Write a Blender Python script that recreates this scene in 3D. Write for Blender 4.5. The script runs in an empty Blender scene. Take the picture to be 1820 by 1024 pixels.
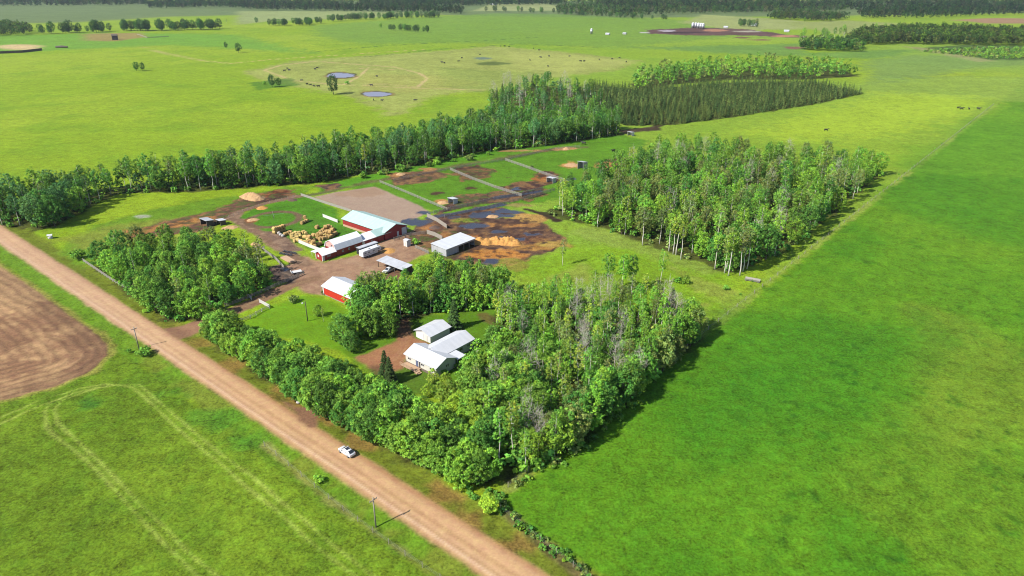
import bpy, math, random
import numpy as np
PI = math.pi
random.seed(7)
RS = np.random.RandomState(11)
D = bpy.data
scene = bpy.context.scene
COL = scene.collection

# ------------------------------------------------------------------ survey: photograph pixel -> point on the land
F, PITCH, H = 1240.0, math.radians(24.2), 100.0
S_, C_ = math.sin(PITCH), math.cos(PITCH)
def G(x, y, z=0.0):
    u, v = x - 910.0, y - 512.0
    t = (H - z) / (F * S_ + v * C_)
    return (t * u, t * (F * C_ - v * S_))
A1 = math.radians(-40.3)                        # the section grid: e1 runs with the road, e2 away from it
E1 = (math.cos(A1), math.sin(A1)); E2 = (-E1[1], E1[0])

def lin(c):
    c = c / 255.0
    return c / 12.92 if c <= 0.04045 else ((c + 0.055) / 1.055) ** 2.4
def K(r, g, b, k=0.42):
    return np.array([lin(r) * k, lin(g) * k, lin(b) * k])

# ------------------------------------------------------------------ tagging
def tag(o, label=None, cat=None, group=None, kind=None):
    if label: o['label'] = label
    if cat: o['category'] = cat
    if group: o['group'] = group
    if kind: o['kind'] = kind
    return o
def thing(name, label, cat, loc=(0, 0, 0), rz=0.0, group=None):
    o = D.objects.new(name, None); COL.objects.link(o)
    o.empty_display_size = 0.5
    o.location = loc; o.rotation_euler = (0, 0, rz)
    return tag(o, label, cat, group)
def copy_tree(o, parent=None):
    c = o.copy(); COL.objects.link(c); c.parent = parent
    for ch in o.children:
        copy_tree(ch, c)
    return c

# ------------------------------------------------------------------ noise on the plane
_T = RS.rand(256, 256).astype(np.float32)
def vnoise(x, y, s, off=0.0):
    x = x / s + off; y = y / s + off * 1.7
    xi = np.floor(x).astype(np.int64); yi = np.floor(y).astype(np.int64)
    fx = (x - xi).astype(np.float32); fy = (y - yi).astype(np.float32)
    fx = fx * fx * (3 - 2 * fx); fy = fy * fy * (3 - 2 * fy)
    x0 = xi & 255; x1 = (xi + 1) & 255; y0 = yi & 255; y1 = (yi + 1) & 255
    a = _T[y0, x0]; b = _T[y0, x1]; c = _T[y1, x0]; d = _T[y1, x1]
    return (a * (1 - fx) + b * fx) * (1 - fy) + (c * (1 - fx) + d * fx) * fy
def fbm(x, y, s, oct=3, off=0.0):
    t = 0; a = 1; n = 0
    for i in range(oct):
        t = t + a * vnoise(x, y, s / 2 ** i, off + 13.3 * i); n += a; a *= 0.55
    return t / n

# ------------------------------------------------------------------ materials
def newmat(name):
    m = D.materials.new(name); m.use_nodes = True
    nt = m.node_tree; b = nt.nodes['Principled BSDF']
    return m, nt, b
def N(nt, t, **kw):
    n = nt.nodes.new(t)
    for k, v in kw.items():
        if k.startswith('i_'): n.inputs[int(k[2:]) if k[2:].isdigit() else k[2:].replace('_', ' ')].default_value = v
        else: setattr(n, k, v)
    return n
def simple(name, rgb, rough=0.6, metal=0.0, var=0.15, scale=1.5, bump=0.0, spec=0.5):
    m, nt, b = newmat(name)
    tc = N(nt, 'ShaderNodeTexCoord'); nz = N(nt, 'ShaderNodeTexNoise')
    nz.inputs['Scale'].default_value = scale; nz.inputs['Detail'].default_value = 4
    nt.links.new(tc.outputs['Object'], nz.inputs['Vector'])
    mx = N(nt, 'ShaderNodeMix', data_type='RGBA')
    rgb = [c * .66 for c in rgb]
    lo = [c * (1 - var) for c in rgb]; hi = [min(1, c * (1 + var)) for c in rgb]
    mx.inputs[6].default_value = (*lo, 1); mx.inputs[7].default_value = (*hi, 1)
    nt.links.new(nz.outputs['Fac'], mx.inputs[0])
    nt.links.new(mx.outputs[2], b.inputs['Base Color'])
    b.inputs['Roughness'].default_value = rough; b.inputs['Metallic'].default_value = metal
    b.inputs['Specular IOR Level'].default_value = spec
    if bump:
        bp = N(nt, 'ShaderNodeBump'); bp.inputs['Strength'].default_value = bump
        nt.links.new(nz.outputs['Fac'], bp.inputs['Height']); nt.links.new(bp.outputs['Normal'], b.inputs['Normal'])
    return m
def ribbed(name, rgb, axis, pitch=0.9, rough=0.45, dirt=0.12, bump=0.35):
    """sheet metal / board siding with ribs repeating along one local axis and rain streaks"""
    rgb = [c * .76 for c in rgb]
    m, nt, b = newmat(name)
    tc = N(nt, 'ShaderNodeTexCoord'); sp = N(nt, 'ShaderNodeSeparateXYZ')
    nt.links.new(tc.outputs['Object'], sp.inputs[0])
    src = {'x': sp.outputs[0], 'y': sp.outputs[1]}.get(axis)
    if src is None:                                  # 'xy': works on walls of both directions
        ad = N(nt, 'ShaderNodeMath', operation='ADD'); nt.links.new(sp.outputs[0], ad.inputs[0]); nt.links.new(sp.outputs[1], ad.inputs[1]); src = ad.outputs[0]
    ml = N(nt, 'ShaderNodeMath', operation='MULTIPLY'); ml.inputs[1].default_value = 1 / pitch; nt.links.new(src, ml.inputs[0])
    fr = N(nt, 'ShaderNodeMath', operation='FRACT'); nt.links.new(ml.outputs[0], fr.inputs[0])
    fl = N(nt, 'ShaderNodeMath', operation='FLOOR'); nt.links.new(ml.outputs[0], fl.inputs[0])
    gt = N(nt, 'ShaderNodeMath', operation='GREATER_THAN'); gt.inputs[1].default_value = 0.86; nt.links.new(fr.outputs[0], gt.inputs[0])
    wn = N(nt, 'ShaderNodeTexWhiteNoise', noise_dimensions='1D'); nt.links.new(fl.outputs[0], wn.inputs['W'])
    nz = N(nt, 'ShaderNodeTexNoise'); nz.inputs['Scale'].default_value = 0.8; nz.inputs['Detail'].default_value = 5
    nt.links.new(tc.outputs['Object'], nz.inputs['Vector'])
    av = N(nt, 'ShaderNodeMath', operation='MULTIPLY_ADD'); av.inputs[1].default_value = 0.45
    nt.links.new(wn.outputs['Value'], av.inputs[0]); nt.links.new(nz.outputs['Fac'], av.inputs[2])
    mx = N(nt, 'ShaderNodeMix', data_type='RGBA')
    mx.inputs[6].default_value = (*[c * (1 - 2 * dirt) for c in rgb], 1); mx.inputs[7].default_value = (*[min(1, c * (1 + dirt)) for c in rgb], 1)
    nt.links.new(av.outputs[0], mx.inputs[0]); nt.links.new(mx.outputs[2], b.inputs['Base Color'])
    b.inputs['Roughness'].default_value = rough
    bp = N(nt, 'ShaderNodeBump'); bp.inputs['Strength'].default_value = bump; bp.inputs['Distance'].default_value = 0.05
    nt.links.new(gt.outputs[0], bp.inputs['Height']); nt.links.new(bp.outputs['Normal'], b.inputs['Normal'])
    return m
def leafmat():
    m, nt, b = newmat('foliage')
    at = N(nt, 'ShaderNodeAttribute', attribute_name='Col')
    oi = N(nt, 'ShaderNodeObjectInfo')
    hs = N(nt, 'ShaderNodeHueSaturation')
    mr = N(nt, 'ShaderNodeMapRange'); mr.inputs[3].default_value = 0.483; mr.inputs[4].default_value = 0.512
    nt.links.new(oi.outputs['Random'], mr.inputs[0]); nt.links.new(mr.outputs[0], hs.inputs['Hue'])
    m2 = N(nt, 'ShaderNodeMath', operation='MULTIPLY'); m2.inputs[1].default_value = 7.31; nt.links.new(oi.outputs['Random'], m2.inputs[0])
    f2 = N(nt, 'ShaderNodeMath', operation='FRACT'); nt.links.new(m2.outputs[0], f2.inputs[0])
    mv = N(nt, 'ShaderNodeMapRange'); mv.inputs[3].default_value = 0.72; mv.inputs[4].default_value = 1.3
    nt.links.new(f2.outputs[0], mv.inputs[0]); nt.links.new(mv.outputs[0], hs.inputs['Value'])
    nt.links.new(at.outputs['Color'], hs.inputs['Color'])
    nt.links.new(hs.outputs[0], b.inputs['Base Color'])
    b.inputs['Roughness'].default_value = 0.7; b.inputs['Specular IOR Level'].default_value = 0.1
    tr = N(nt, 'ShaderNodeBsdfTranslucent'); nt.links.new(hs.outputs[0], tr.inputs['Color'])
    ms = N(nt, 'ShaderNodeMixShader'); ms.inputs[0].default_value = 0.28
    out = nt.nodes['Material Output']
    nt.links.new(b.outputs[0], ms.inputs[1]); nt.links.new(tr.outputs[0], ms.inputs[2]); nt.links.new(ms.outputs[0], out.inputs['Surface'])
    return m
def groundmat():
    m, nt, b = newmat('land_surface')
    at = N(nt, 'ShaderNodeAttribute', attribute_name='Col'); ax = N(nt, 'ShaderNodeAttribute', attribute_name='Aux')
    sp = N(nt, 'ShaderNodeSeparateColor'); nt.links.new(ax.outputs['Color'], sp.inputs[0])
    tc = N(nt, 'ShaderNodeTexCoord')
    def nz(scale, det, dist=0.0):
        n = N(nt, 'ShaderNodeTexNoise'); n.inputs['Scale'].default_value = scale; n.inputs['Detail'].default_value = det
        n.inputs['Roughness'].default_value = 0.65; n.inputs['Distortion'].default_value = dist
        nt.links.new(tc.outputs['Object'], n.inputs['Vector']); return n
    fine = nz(1.7, 6, 0.5); mid = nz(0.16, 4, 0.4); broad = nz(0.03, 3)
    def cen(n, k):                                    # (noise - .5) * k
        a = N(nt, 'ShaderNodeMath', operation='MULTIPLY_ADD'); a.inputs[1].default_value = k; a.inputs[2].default_value = -0.5 * k
        nt.links.new(n.outputs['Fac'], a.inputs[0]); return a
    s = N(nt, 'ShaderNodeMath', operation='ADD'); nt.links.new(cen(fine, 6.5).outputs[0], s.inputs[0]); nt.links.new(cen(mid, 2.6).outputs[0], s.inputs[1])
    s2 = N(nt, 'ShaderNodeMath', operation='ADD'); mid2 = nz(0.5, 4, 0.8); s3 = N(nt, 'ShaderNodeMath', operation='ADD'); nt.links.new(s.outputs[0], s3.inputs[0]); nt.links.new(cen(mid2, 3.6).outputs[0], s3.inputs[1]); nt.links.new(s3.outputs[0], s2.inputs[0]); nt.links.new(cen(broad, 1.2).outputs[0], s2.inputs[1])
    k = N(nt, 'ShaderNodeMath', operation='MULTIPLY'); nt.links.new(s2.outputs[0], k.inputs[0]); nt.links.new(sp.outputs[1], k.inputs[1])
    one = N(nt, 'ShaderNodeMath', operation='ADD', use_clamp=False); one.inputs[1].default_value = 1.0; nt.links.new(k.outputs[0], one.inputs[0])
    mxm = N(nt, 'ShaderNodeMath', operation='MAXIMUM'); mxm.inputs[1].default_value = 0.25; nt.links.new(one.outputs[0], mxm.inputs[0])
    vm = N(nt, 'ShaderNodeVectorMath', operation='SCALE'); nt.links.new(at.outputs['Color'], vm.inputs[0]); nt.links.new(mxm.outputs[0], vm.inputs['Scale'])
    hs = N(nt, 'ShaderNodeHueSaturation'); nt.links.new(vm.outputs[0], hs.inputs['Color'])
    hm = N(nt, 'ShaderNodeMapRange'); hm.inputs[3].default_value = 0.475; hm.inputs[4].default_value = 0.525
    nt.links.new(mid2.outputs['Fac'], hm.inputs[0]); nt.links.new(hm.outputs[0], hs.inputs['Hue'])
    nt.links.new(hs.outputs[0], b.inputs['Base Color'])
    rg = N(nt, 'ShaderNodeMapRange'); rg.inputs[3].default_value = 0.95; rg.inputs[4].default_value = 0.2
    nt.links.new(sp.outputs[0], rg.inputs[0]); nt.links.new(rg.outputs[0], b.inputs['Roughness'])
    sg = N(nt, 'ShaderNodeMapRange'); sg.inputs[3].default_value = 0.08; sg.inputs[4].default_value = 0.12
    nt.links.new(sp.outputs[0], sg.inputs[0]); nt.links.new(sg.outputs[0], b.inputs['Specular IOR Level'])
    bp = N(nt, 'ShaderNodeBump'); bp.inputs['Distance'].default_value = 0.22
    dry = N(nt, 'ShaderNodeMath', operation='SUBTRACT'); dry.inputs[0].default_value = 1.0; nt.links.new(sp.outputs[0], dry.inputs[1])
    bs = N(nt, 'ShaderNodeMath', operation='MULTIPLY'); nt.links.new(dry.outputs[0], bs.inputs[0]); nt.links.new(sp.outputs[1], bs.inputs[1])
    nt.links.new(bs.outputs[0], bp.inputs['Strength']); nt.links.new(fine.outputs['Fac'], bp.inputs['Height']); nt.links.new(bp.outputs['Normal'], b.inputs['Normal'])
    return m
M = dict(
    leaf=leafmat(), land=groundmat(),
    bark=simple('bark_brown', (0.10, 0.078, 0.058), 0.9, var=0.4, scale=3),
    pale_bark=simple('bark_pale', (0.70, 0.66, 0.57), 0.85, var=0.35, scale=2),
    dead=simple('bark_dead', (0.56, 0.51, 0.44), 0.9, var=0.3, scale=2),
    white_roof=ribbed('white_sheet_roof_a', (0.53, 0.54, 0.56), 'x', dirt=.06, bump=.2), white_roof_y=ribbed('white_sheet_roof_b', (0.53, 0.54, 0.56), 'y', dirt=.06, bump=.2),
    bright_roof=ribbed('white_sheet_roof_c', (0.80, 0.80, 0.80), 'y', dirt=.05, bump=.2),
    mint_roof=ribbed('mint_sheet_roof_a', (0.38, 0.53, 0.485), 'x', dirt=0.09), mint_roof_y=ribbed('mint_sheet_roof_b', (0.38, 0.53, 0.485), 'y', dirt=0.09),
    grey_roof=ribbed('grey_sheet_roof', (0.42, 0.43, 0.45), 'x', dirt=0.14), shingle=simple('grey_roofing', (0.50, 0.51, 0.52), 0.7, var=0.12, scale=2.5),
    red=ribbed('red_siding', (0.26, 0.018, 0.018), 'xy', 0.6, 0.55, 0.12, 0.2), bright_red=ribbed('bright_red_siding', (0.44, 0.02, 0.012), 'xy', 0.6, 0.5, 0.08, 0.2),
    white=simple('white_paint', (0.66, 0.65, 0.62), 0.5, var=0.06), cream=ribbed('cream_siding', (0.55, 0.53, 0.46), 'xy', 0.4, 0.6, 0.06, 0.15),
    grey_wall=ribbed('grey_sheet_wall', (0.36, 0.36, 0.38), 'xy', 0.8, 0.5, 0.12, 0.3),
    wood=simple('weathered_wood', (0.30, 0.265, 0.22), 0.85, var=0.3, scale=3), new_wood=simple('tan_boards', (0.50, 0.33, 0.20), 0.8, var=0.2, scale=2),
    dark_wood=simple('dark_wood', (0.10, 0.075, 0.06), 0.85, var=0.3, scale=3), pale_fence=simple('bleached_boards', (0.30, 0.28, 0.24), 0.85, var=0.25, scale=2),
    dark=simple('near_black', (0.035, 0.032, 0.03), 0.9), glass=simple('window_glass', (0.03, 0.035, 0.045), 0.08, var=0.05, spec=0.6),  # dark: one flat near-black for the loft door and pasture shed walls
    rubber=simple('black_rubber', (0.02, 0.02, 0.02), 0.8), steel=simple('galvanised_steel', (0.45, 0.46, 0.48), 0.4, 0.6, 0.1),
    carpaint=simple('white_car_paint', (0.75, 0.76, 0.78), 0.25, var=0.02, spec=0.6), brown_strip=simple('brown_skirting', (0.16, 0.12, 0.09), 0.8),
    hay=simple('hay', (0.46, 0.29, 0.10), 0.95, var=0.5, scale=4, bump=0.6), yellow_hay=simple('yellow_straw', (0.55, 0.40, 0.13), 0.95, var=0.3, scale=4, bump=0.6),
    straw=simple('loose_straw', (0.50, 0.25, 0.06), 0.95, var=0.7, scale=1.6, bump=0.8), chips=simple('wood_chips', (0.46, 0.28, 0.13), 0.95, var=0.55, scale=1.2, bump=0.7),
    dung=simple('dark_compost', (0.11, 0.065, 0.045), 0.95, var=0.4, scale=1.5, bump=0.7),
    cow=simple('black_hide', (0.018, 0.016, 0.015), 0.7, var=0.3), red_light=simple('tail_lamp_plastic', (0.4, 0.01, 0.01), 0.3),
    lamp=simple('clear_lamp_plastic', (0.7, 0.7, 0.68), 0.2), blue=simple('blue_grey_trim', (0.10, 0.13, 0.22), 0.5),
    black=simple('black_plastic', (0.03, 0.03, 0.035), 0.5), stone=simple('pale_stone', (0.45, 0.43, 0.40), 0.9, var=0.2),
)

# ------------------------------------------------------------------ mesh helper
class MB:
    def __init__(s): s.v = []; s.f = []
    def add(s, v, f):
        o = len(s.v); s.v += [tuple(p) for p in v]; s.f += [tuple(i + o for i in q) for q in f]; return s
    def box(s, x0, x1, y0, y1, z0, z1):
        return s.add([(x0, y0, z0), (x1, y0, z0), (x1, y1, z0), (x0, y1, z0), (x0, y0, z1), (x1, y0, z1), (x1, y1, z1), (x0, y1, z1)],
                     [(3, 2, 1, 0), (4, 5, 6, 7), (0, 1, 5, 4), (1, 2, 6, 5), (2, 3, 7, 6), (3, 0, 4, 7)])
    def prism(s, sec, a, b, axis='x'):
        """closed section swept from a to b: axis x -> section (y,z), axis y -> section (x,z), axis z -> section (x,y)"""
        n = len(sec)
        if axis == 'x': P = [(a, p, q) for p, q in sec] + [(b, p, q) for p, q in sec]
        elif axis == 'y': P = [(p, a, q) for p, q in sec] + [(p, b, q) for p, q in sec]
        else: P = [(p, q, a) for p, q in sec] + [(p, q, b) for p, q in sec]
        fs = [tuple(range(n))[::-1], tuple(range(n, 2 * n))] + [(i, (i + 1) % n, n + (i + 1) % n, n + i) for i in range(n)]
        return s.add(P, fs)
    def tube(s, pts, rad, n=6, cap=True):
        o = len(s.v); m = len(pts)
        for i, p in enumerate(pts):
            q0 = pts[max(0, i - 1)]; q1 = pts[min(m - 1, i + 1)]
            t = np.array(q1, float) - np.array(q0, float); t /= (np.linalg.norm(t) + 1e-9)
            a = np.cross(t, (0.31, 0.95, 0.05)); a /= np.linalg.norm(a) + 1e-9; b = np.cross(t, a)
            for k in range(n):
                w = 2 * PI * k / n
                s.v.append(tuple(np.array(p) + rad[i] * (math.cos(w) * a + math.sin(w) * b)))
        for i in range(m - 1):
            for k in range(n):
                s.f.append((o + i * n + k, o + i * n + (k + 1) % n, o + (i + 1) * n + (k + 1) % n, o + (i + 1) * n + k))
        if cap: s.f.append(tuple(o + k for k in range(n))[::-1]); s.f.append(tuple(o + (m - 1) * n + k for k in range(n)))
        return s
    def lathe(s, prof, n=16, c=(0, 0)):
        o = len(s.v); m = len(prof)
        for r, z in prof:
            for k in range(n): s.v.append((c[0] + r * math.cos(2 * PI * k / n), c[1] + r * math.sin(2 * PI * k / n), z))
        for i in range(m - 1):
            for k in range(n): s.f.append((o + i * n + k, o + i * n + (k + 1) % n, o + (i + 1) * n + (k + 1) % n, o + (i + 1) * n + k))
        s.f.append(tuple(o + k for k in range(n))[::-1]); s.f.append(tuple(o + (m - 1) * n + k for k in range(n)))
        return s
    def mesh(s, name):
        me = D.meshes.new(name); me.from_pydata(s.v, [], s.f); me.validate(); me.update(); return me
    def build(s, name, mat, parent=None, smooth=False, label=None):
        me = s.mesh(name)
        if smooth: me.polygons.foreach_set('use_smooth', [True] * len(me.polygons))
        return link(name, me, mat, parent, label)
def link(name, me, mat, parent=None, label=None):
    if mat is not None and not me.materials: me.materials.append(mat)
    o = D.objects.new(name, me); COL.objects.link(o)
    if parent: o.parent = parent
    if label: o['label'] = label
    return o
def npmesh(name, V, Q, mat, colors=None, aux=None, smooth=False):
    """quads from numpy arrays"""
    me = D.meshes.new(name); nv, nf = len(V), len(Q)
    me.vertices.add(nv); me.vertices.foreach_set('co', np.ascontiguousarray(V, dtype=np.float32).ravel())
    me.loops.add(nf * 4); me.loops.foreach_set('vertex_index', np.ascontiguousarray(Q, dtype=np.int32).ravel())
    me.polygons.add(nf); me.polygons.foreach_set('loop_start', np.arange(0, nf * 4, 4, dtype=np.int32))
    if smooth: me.polygons.foreach_set('use_smooth', np.ones(nf, dtype=bool))
    for nm, arr in (('Col', colors), ('Aux', aux)):
        if arr is not None:
            a = me.attributes.new(nm, 'FLOAT_COLOR', 'POINT')
            c = np.ones((nv, 4), np.float32); c[:, :3] = arr; a.data.foreach_set('color', c.ravel())
    me.update(calc_edges=True); me.validate()
    me.materials.append(mat)
    return me

# ================================================================== THE LAND
def grow(start, stop, step, k):
    out = []; x = start
    while x < stop:
        step *= k; x += step; out.append(x)
    return out
xh = list(np.arange(0, 135, 0.55)); xh += list(np.arange(xh[-1] + 0.9, 330, 0.9)); xh += grow(xh[-1], 7000, 0.9, 1.035)
XS = np.array(sorted([-x for x in xh[1:]] + xh))
ys = list(np.arange(90, 235, 0.5)); ys += list(np.arange(ys[-1] + 0.8, 470, 0.8)); ys += grow(ys[-1], 8000, 0.8, 1.012)
YS = np.array(sorted([90 - q for q in grow(0, 650, 0.7, 1.12)] + ys))
NX, NY = len(XS), len(YS)
GX, GY = np.meshgrid(XS, YS)
n2 = fbm(GX, GY, 2.2, 2, 3.1); n7 = fbm(GX, GY, 8, 3, 7.7); n30 = fbm(GX, GY, 34, 4, 1.9); n150 = fbm(GX, GY, 170, 4, 9.2); n600 = fbm(GX, GY, 620, 3, 5.5)
col = np.zeros((NY, NX, 3), np.float32); wet = np.zeros((NY, NX), np.float32); det = np.full((NY, NX), 0.34, np.float32)
cls = np.zeros((NY, NX), np.int16); ZG = np.zeros((NY, NX), np.float32)
CL = ['pasture']
def cid(n):
    if n not in CL: CL.append(n)
    return CL.index(n)
def ss(a, b, x):
    t = np.clip((x - a) / (b - a), 0, 1); return t * t * (3 - 2 * t)
def to_world(pts): return np.array([G(*p) for p in pts])
def bbox(P, m):
    i0, i1 = np.searchsorted(XS, [P[:, 0].min() - m, P[:, 0].max() + m]); j0, j1 = np.searchsorted(YS, [P[:, 1].min() - m, P[:, 1].max() + m])
    return slice(max(j0 - 1, 0), min(j1 + 1, NY)), slice(max(i0 - 1, 0), min(i1 + 1, NX))
def seg_dist(x, y, P, closed):
    d = np.full(x.shape, 1e9, np.float32); n = len(P)
    for k in range(n if closed else n - 1):
        a, b = P[k], P[(k + 1) % n]; e = b - a; L = e @ e + 1e-9
        t = np.clip(((x - a[0]) * e[0] + (y - a[1]) * e[1]) / L, 0, 1)
        d = np.minimum(d, (x - a[0] - t * e[0]) ** 2 + (y - a[1] - t * e[1]) ** 2)
    return np.sqrt(d)
def inside(x, y, P):
    r = np.zeros(x.shape, bool); n = len(P); j = n - 1
    for i in range(n):
        c = (P[i, 1] > y) != (P[j, 1] > y)
        xx = (P[j, 0] - P[i, 0]) * (y - P[i, 1]) / (P[j, 1] - P[i, 1] + 1e-12) + P[i, 0]
        r ^= c & (x < xx); j = i
    return r
def lay(sl, d, c, soft, namp, name=None, a=1.0, w=None, dt=None, var=0.25, noise=None):
    nn = (n7[sl] * 0.7 + n2[sl] * 0.3) if noise is None else noise[sl]
    nn = .5 + (nn - .5) * 1.7
    d = d + (nn - 0.5) * 2.2 * namp
    m = ss(soft, -soft, d) * a
    shade = (1 + var * 2 * (n7[sl] * 0.5 + n30[sl] * 0.5 - 0.5))[..., None]
    col[sl] = col[sl] * (1 - m[..., None]) + (np.asarray(c) * shade) * m[..., None]
    if w is not None: wet[sl] = wet[sl] * (1 - m) + w * m
    if dt is not None: det[sl] = det[sl] * (1 - m) + dt * m
    if name: cls[sl] = np.where(m > 0.45, cid(name), cls[sl])
def poly(pts, c, soft=1.0, namp=1.5, world=False, **kw):
    P = np.array(pts, float) if world else to_world(pts); sl = bbox(P, soft + 2 * namp + 2)
    x, y = GX[sl], GY[sl]; d = seg_dist(x, y, P, True); d = np.where(inside(x, y, P), -d, d); lay(sl, d, c, soft, namp, **kw)
def line(pts, width, c, soft=0.6, namp=0.5, world=False, **kw):
    P = np.array(pts, float) if world else to_world(pts); sl = bbox(P, width + soft + 2 * namp + 2)
    lay(sl, seg_dist(GX[sl], GY[sl], P, False) - width / 2, c, soft, namp, **kw)
def ell(cx, cy, rx, ry, c, **kw):
    poly([(cx + rx * math.cos(t) * (1 + .15 * math.sin(3 * t + cx)), cy + ry * math.sin(t)) for t in np.linspace(0, 2 * PI, 18)[:-1]], c, **kw)

R0 = np.array(G(912, 1023)); RD = np.array([-E1[0], -E1[1]]); RN = np.array(E2)       # road: point, direction, normal to the farm
RL0 = np.array(G(0, 417)); RD = (RL0 - R0) / np.linalg.norm(RL0 - R0); RN = np.array([-RD[1], RD[0]])
if RN[1] < 0: RN = -RN
dr = (GX - R0[0]) * RN[0] + (GY - R0[1]) * RN[1]                     # across the road, + towards the farm
ar = (GX - R0[0]) * RD[0] + (GY - R0[1]) * RD[1]
B0 = np.array(G(900, 870)); B1 = np.array(G(1770, 185)); BD = (B1 - B0) / np.linalg.norm(B1 - B0); BN = np.array([BD[1], -BD[0]])
db = (GX - B0[0]) * BN[0] + (GY - B0[1]) * BN[1]                     # across the field boundary, + into the crop
ab = (GX - B0[0]) * BD[0] + (GY - B0[1]) * BD[1]
FULL = (slice(0, NY), slice(0, NX))
# --- base greens
past = K(150, 180, 36); col[:] = past
def blend(m, c): col[:] = col * (1 - m[..., None]) + np.asarray(c) * m[..., None]
blend(ss(0.35, 0.75, n150), K(164, 188, 48)); blend(ss(0.5, 0.8, n30) * 0.5, K(122, 164, 34)); blend(ss(0.55, 0.8, n600) * 0.6, K(140, 176, 72))
# crop field right of the boundary
crop = ss(-2.5, 4, db + (n2 - 0.5) * 3) * (dr > 0)
cc = K(103, 154, 30) * (1 - ss(0.38, 0.72, n150))[..., None] + K(138, 176, 38) * ss(0.38, 0.72, n150)[..., None]
cc = cc * (1 - 0.45 * ss(0.52, 0.8, n30))[..., None] + K(66, 132, 24) * (0.45 * ss(0.52, 0.8, n30))[..., None]
col[:] = col * (1 - crop[..., None]) + cc * crop[..., None]; det[:] = np.where(crop > .5, 0.36, det)
cls[(db > 0) & (dr > 9)] = cid('crop_field')
# hay field on the near side of the road
nr = (dr < -9)
hay = ss(-8, -11, dr + (n7 - .5) * 3)
hc = K(112, 142, 32) * np.ones(3); hcm = hc * (1 - ss(0.35, 0.7, n30))[..., None] + K(126, 156, 38) * ss(0.35, 0.7, n30)[..., None]
hcm = hcm * (1 - .4 * ss(.5, .75, n7))[..., None] + K(90, 130, 30) * (.4 * ss(.5, .75, n7))[..., None]
blend(hay, hcm); det[:] = np.where(hay > .5, 0.42, det); cls[nr] = cid('hay_field')
# verges
vg = ss(11.5, 9.5, np.abs(dr) + (n7 - .5) * 4)
fs = ss(-2, 2, dr); blend(vg, K(112, 150, 36)); blend(vg * fs * .7, K(134, 138, 46)); blend(vg * (.3 + .7 * fs) * ss(.46, .66, n7) * ss(0, 60, 170 - ar), K(158, 132, 66) )
cls[(np.abs(dr) < 10)] = cid('road_verge')
# far land: long bands of field
poly([(-200, 45), (130, 40), (300, 30), (560, 24), (800, 27), (1100, 32), (1500, 28), (2000, 20), (2000, 2), (-200, 2)], K(120, 140, 84), 30, 20, name='far_fields')
poly([(560, 45), (760, 30), (880, 24), (1010, 26), (1300, 40), (1360, 60), (1100, 84), (820, 76), (640, 78), (560, 62)], K(124, 162, 60), 20, 25, a=.75)
poly([(840, 20), (870, 8), (960, 6), (1020, 14), (990, 19)], K(166, 176, 112), 10, 10)
poly([(1210, 40), (1250, 26), (1370, 33), (1480, 42), (1420, 52), (1300, 54)], K(168, 178, 104), 10, 14)
poly([(1380, 40), (1500, 36), (1640, 44), (1640, 60), (1480, 60)], K(160, 172, 92), 10, 14)
poly([(1690, 36), (1760, 32), (1900, 34), (1900, 42), (1760, 42)], K(176, 140, 104), 8, 8, name='ploughed_field')
poly([(420, 20), (640, 20), (800, 25), (640, 32), (480, 38), (420, 44)], K(162, 176, 108), 12, 16)
poly([(-100, 100), (300, 80), (560, 95), (420, 62), (200, 58), (-100, 66)], K(120, 172, 56), 16, 20, a=.8)
poly([(1120, 84), (1420, 78), (1440, 95), (1540, 90), (1640, 88), (1560, 105), (1300, 96)], K(122, 160, 66), 12, 16)
poly([(1520, 150), (1640, 135), (2000, 140), (2000, 185), (1700, 178), (1540, 170)], K(150, 178, 70), 14, 14, a=.8)
poly([(1560, 150), (1760, 118), (2000, 112), (2000, 100), (1620, 98), (1530, 110)], K(132, 162, 80), 14, 14, a=.8)
poly([(1380, 215), (1560, 165), (1740, 172), (1760, 190), (1600, 240), (1420, 250), (1340, 240)], K(180, 206, 54), 20, 20, a=.7)  # sunlit gap between cloud shadows, painted into the pasture colour
poly([(1620, 86), (1720, 80), (1990, 84), (1990, 106), (1760, 107)], K(92, 118, 56), 5, 8, name='scrubland', dt=.5)
poly([(1600, 82), (1640, 84), (1770, 109), (1740, 110)], K(170, 168, 110), 4, 6, a=.8)
# grazed tan paddock with trails
poly([(430, 128), (520, 108), (640, 100), (760, 92), (880, 82), (1000, 92), (1140, 108), (1100, 124), (960, 142), (880, 160), (780, 168), (720, 200), (690, 205), (640, 178), (560, 160), (470, 145)], K(168, 178, 88), 8, 10, name='grazed_pasture', var=.35)
poly([(900, 92), (1000, 94), (1130, 112), (1000, 130), (920, 120)], K(184, 190, 100), 8, 10, a=.7)
poly([(640, 130), (800, 135), (860, 150), (720, 165), (640, 160)], K(180, 180, 92), 6, 8, a=.6)
poly([(1000, 160), (960, 130), (780, 120), (780, 150), (860, 165)], K(132, 160, 64), 8, 10, a=.35)
TR = K(212, 192, 130)
for w, t in ((3.6, [(470, 125), (500, 116), (560, 109), (640, 115), (700, 119), (745, 130), (760, 140), (742, 155)]), (3, [(470, 125), (520, 143), (590, 150), (640, 152), (742, 157), (860, 160)]),
             (3, [(612, 150), (640, 135), (655, 120)]), (2.2, [(740, 155), (690, 150), (640, 149)]), (3, [(250, 84), (300, 96), (360, 108), (410, 113), (480, 106), (600, 98), (760, 88)]), (3, [(640, 122), (700, 124)])):
    line(t, w, TR, 1.2, 1.6, name='cattle_track', dt=.15)
line([(560, 92), (700, 80), (860, 72), (960, 66)], 3, K(70, 110, 40), 2, 2); line([(640, 102), (820, 84), (930, 78), (1060, 84)], 2.4, K(84, 116, 48), 2, 2)
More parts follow.
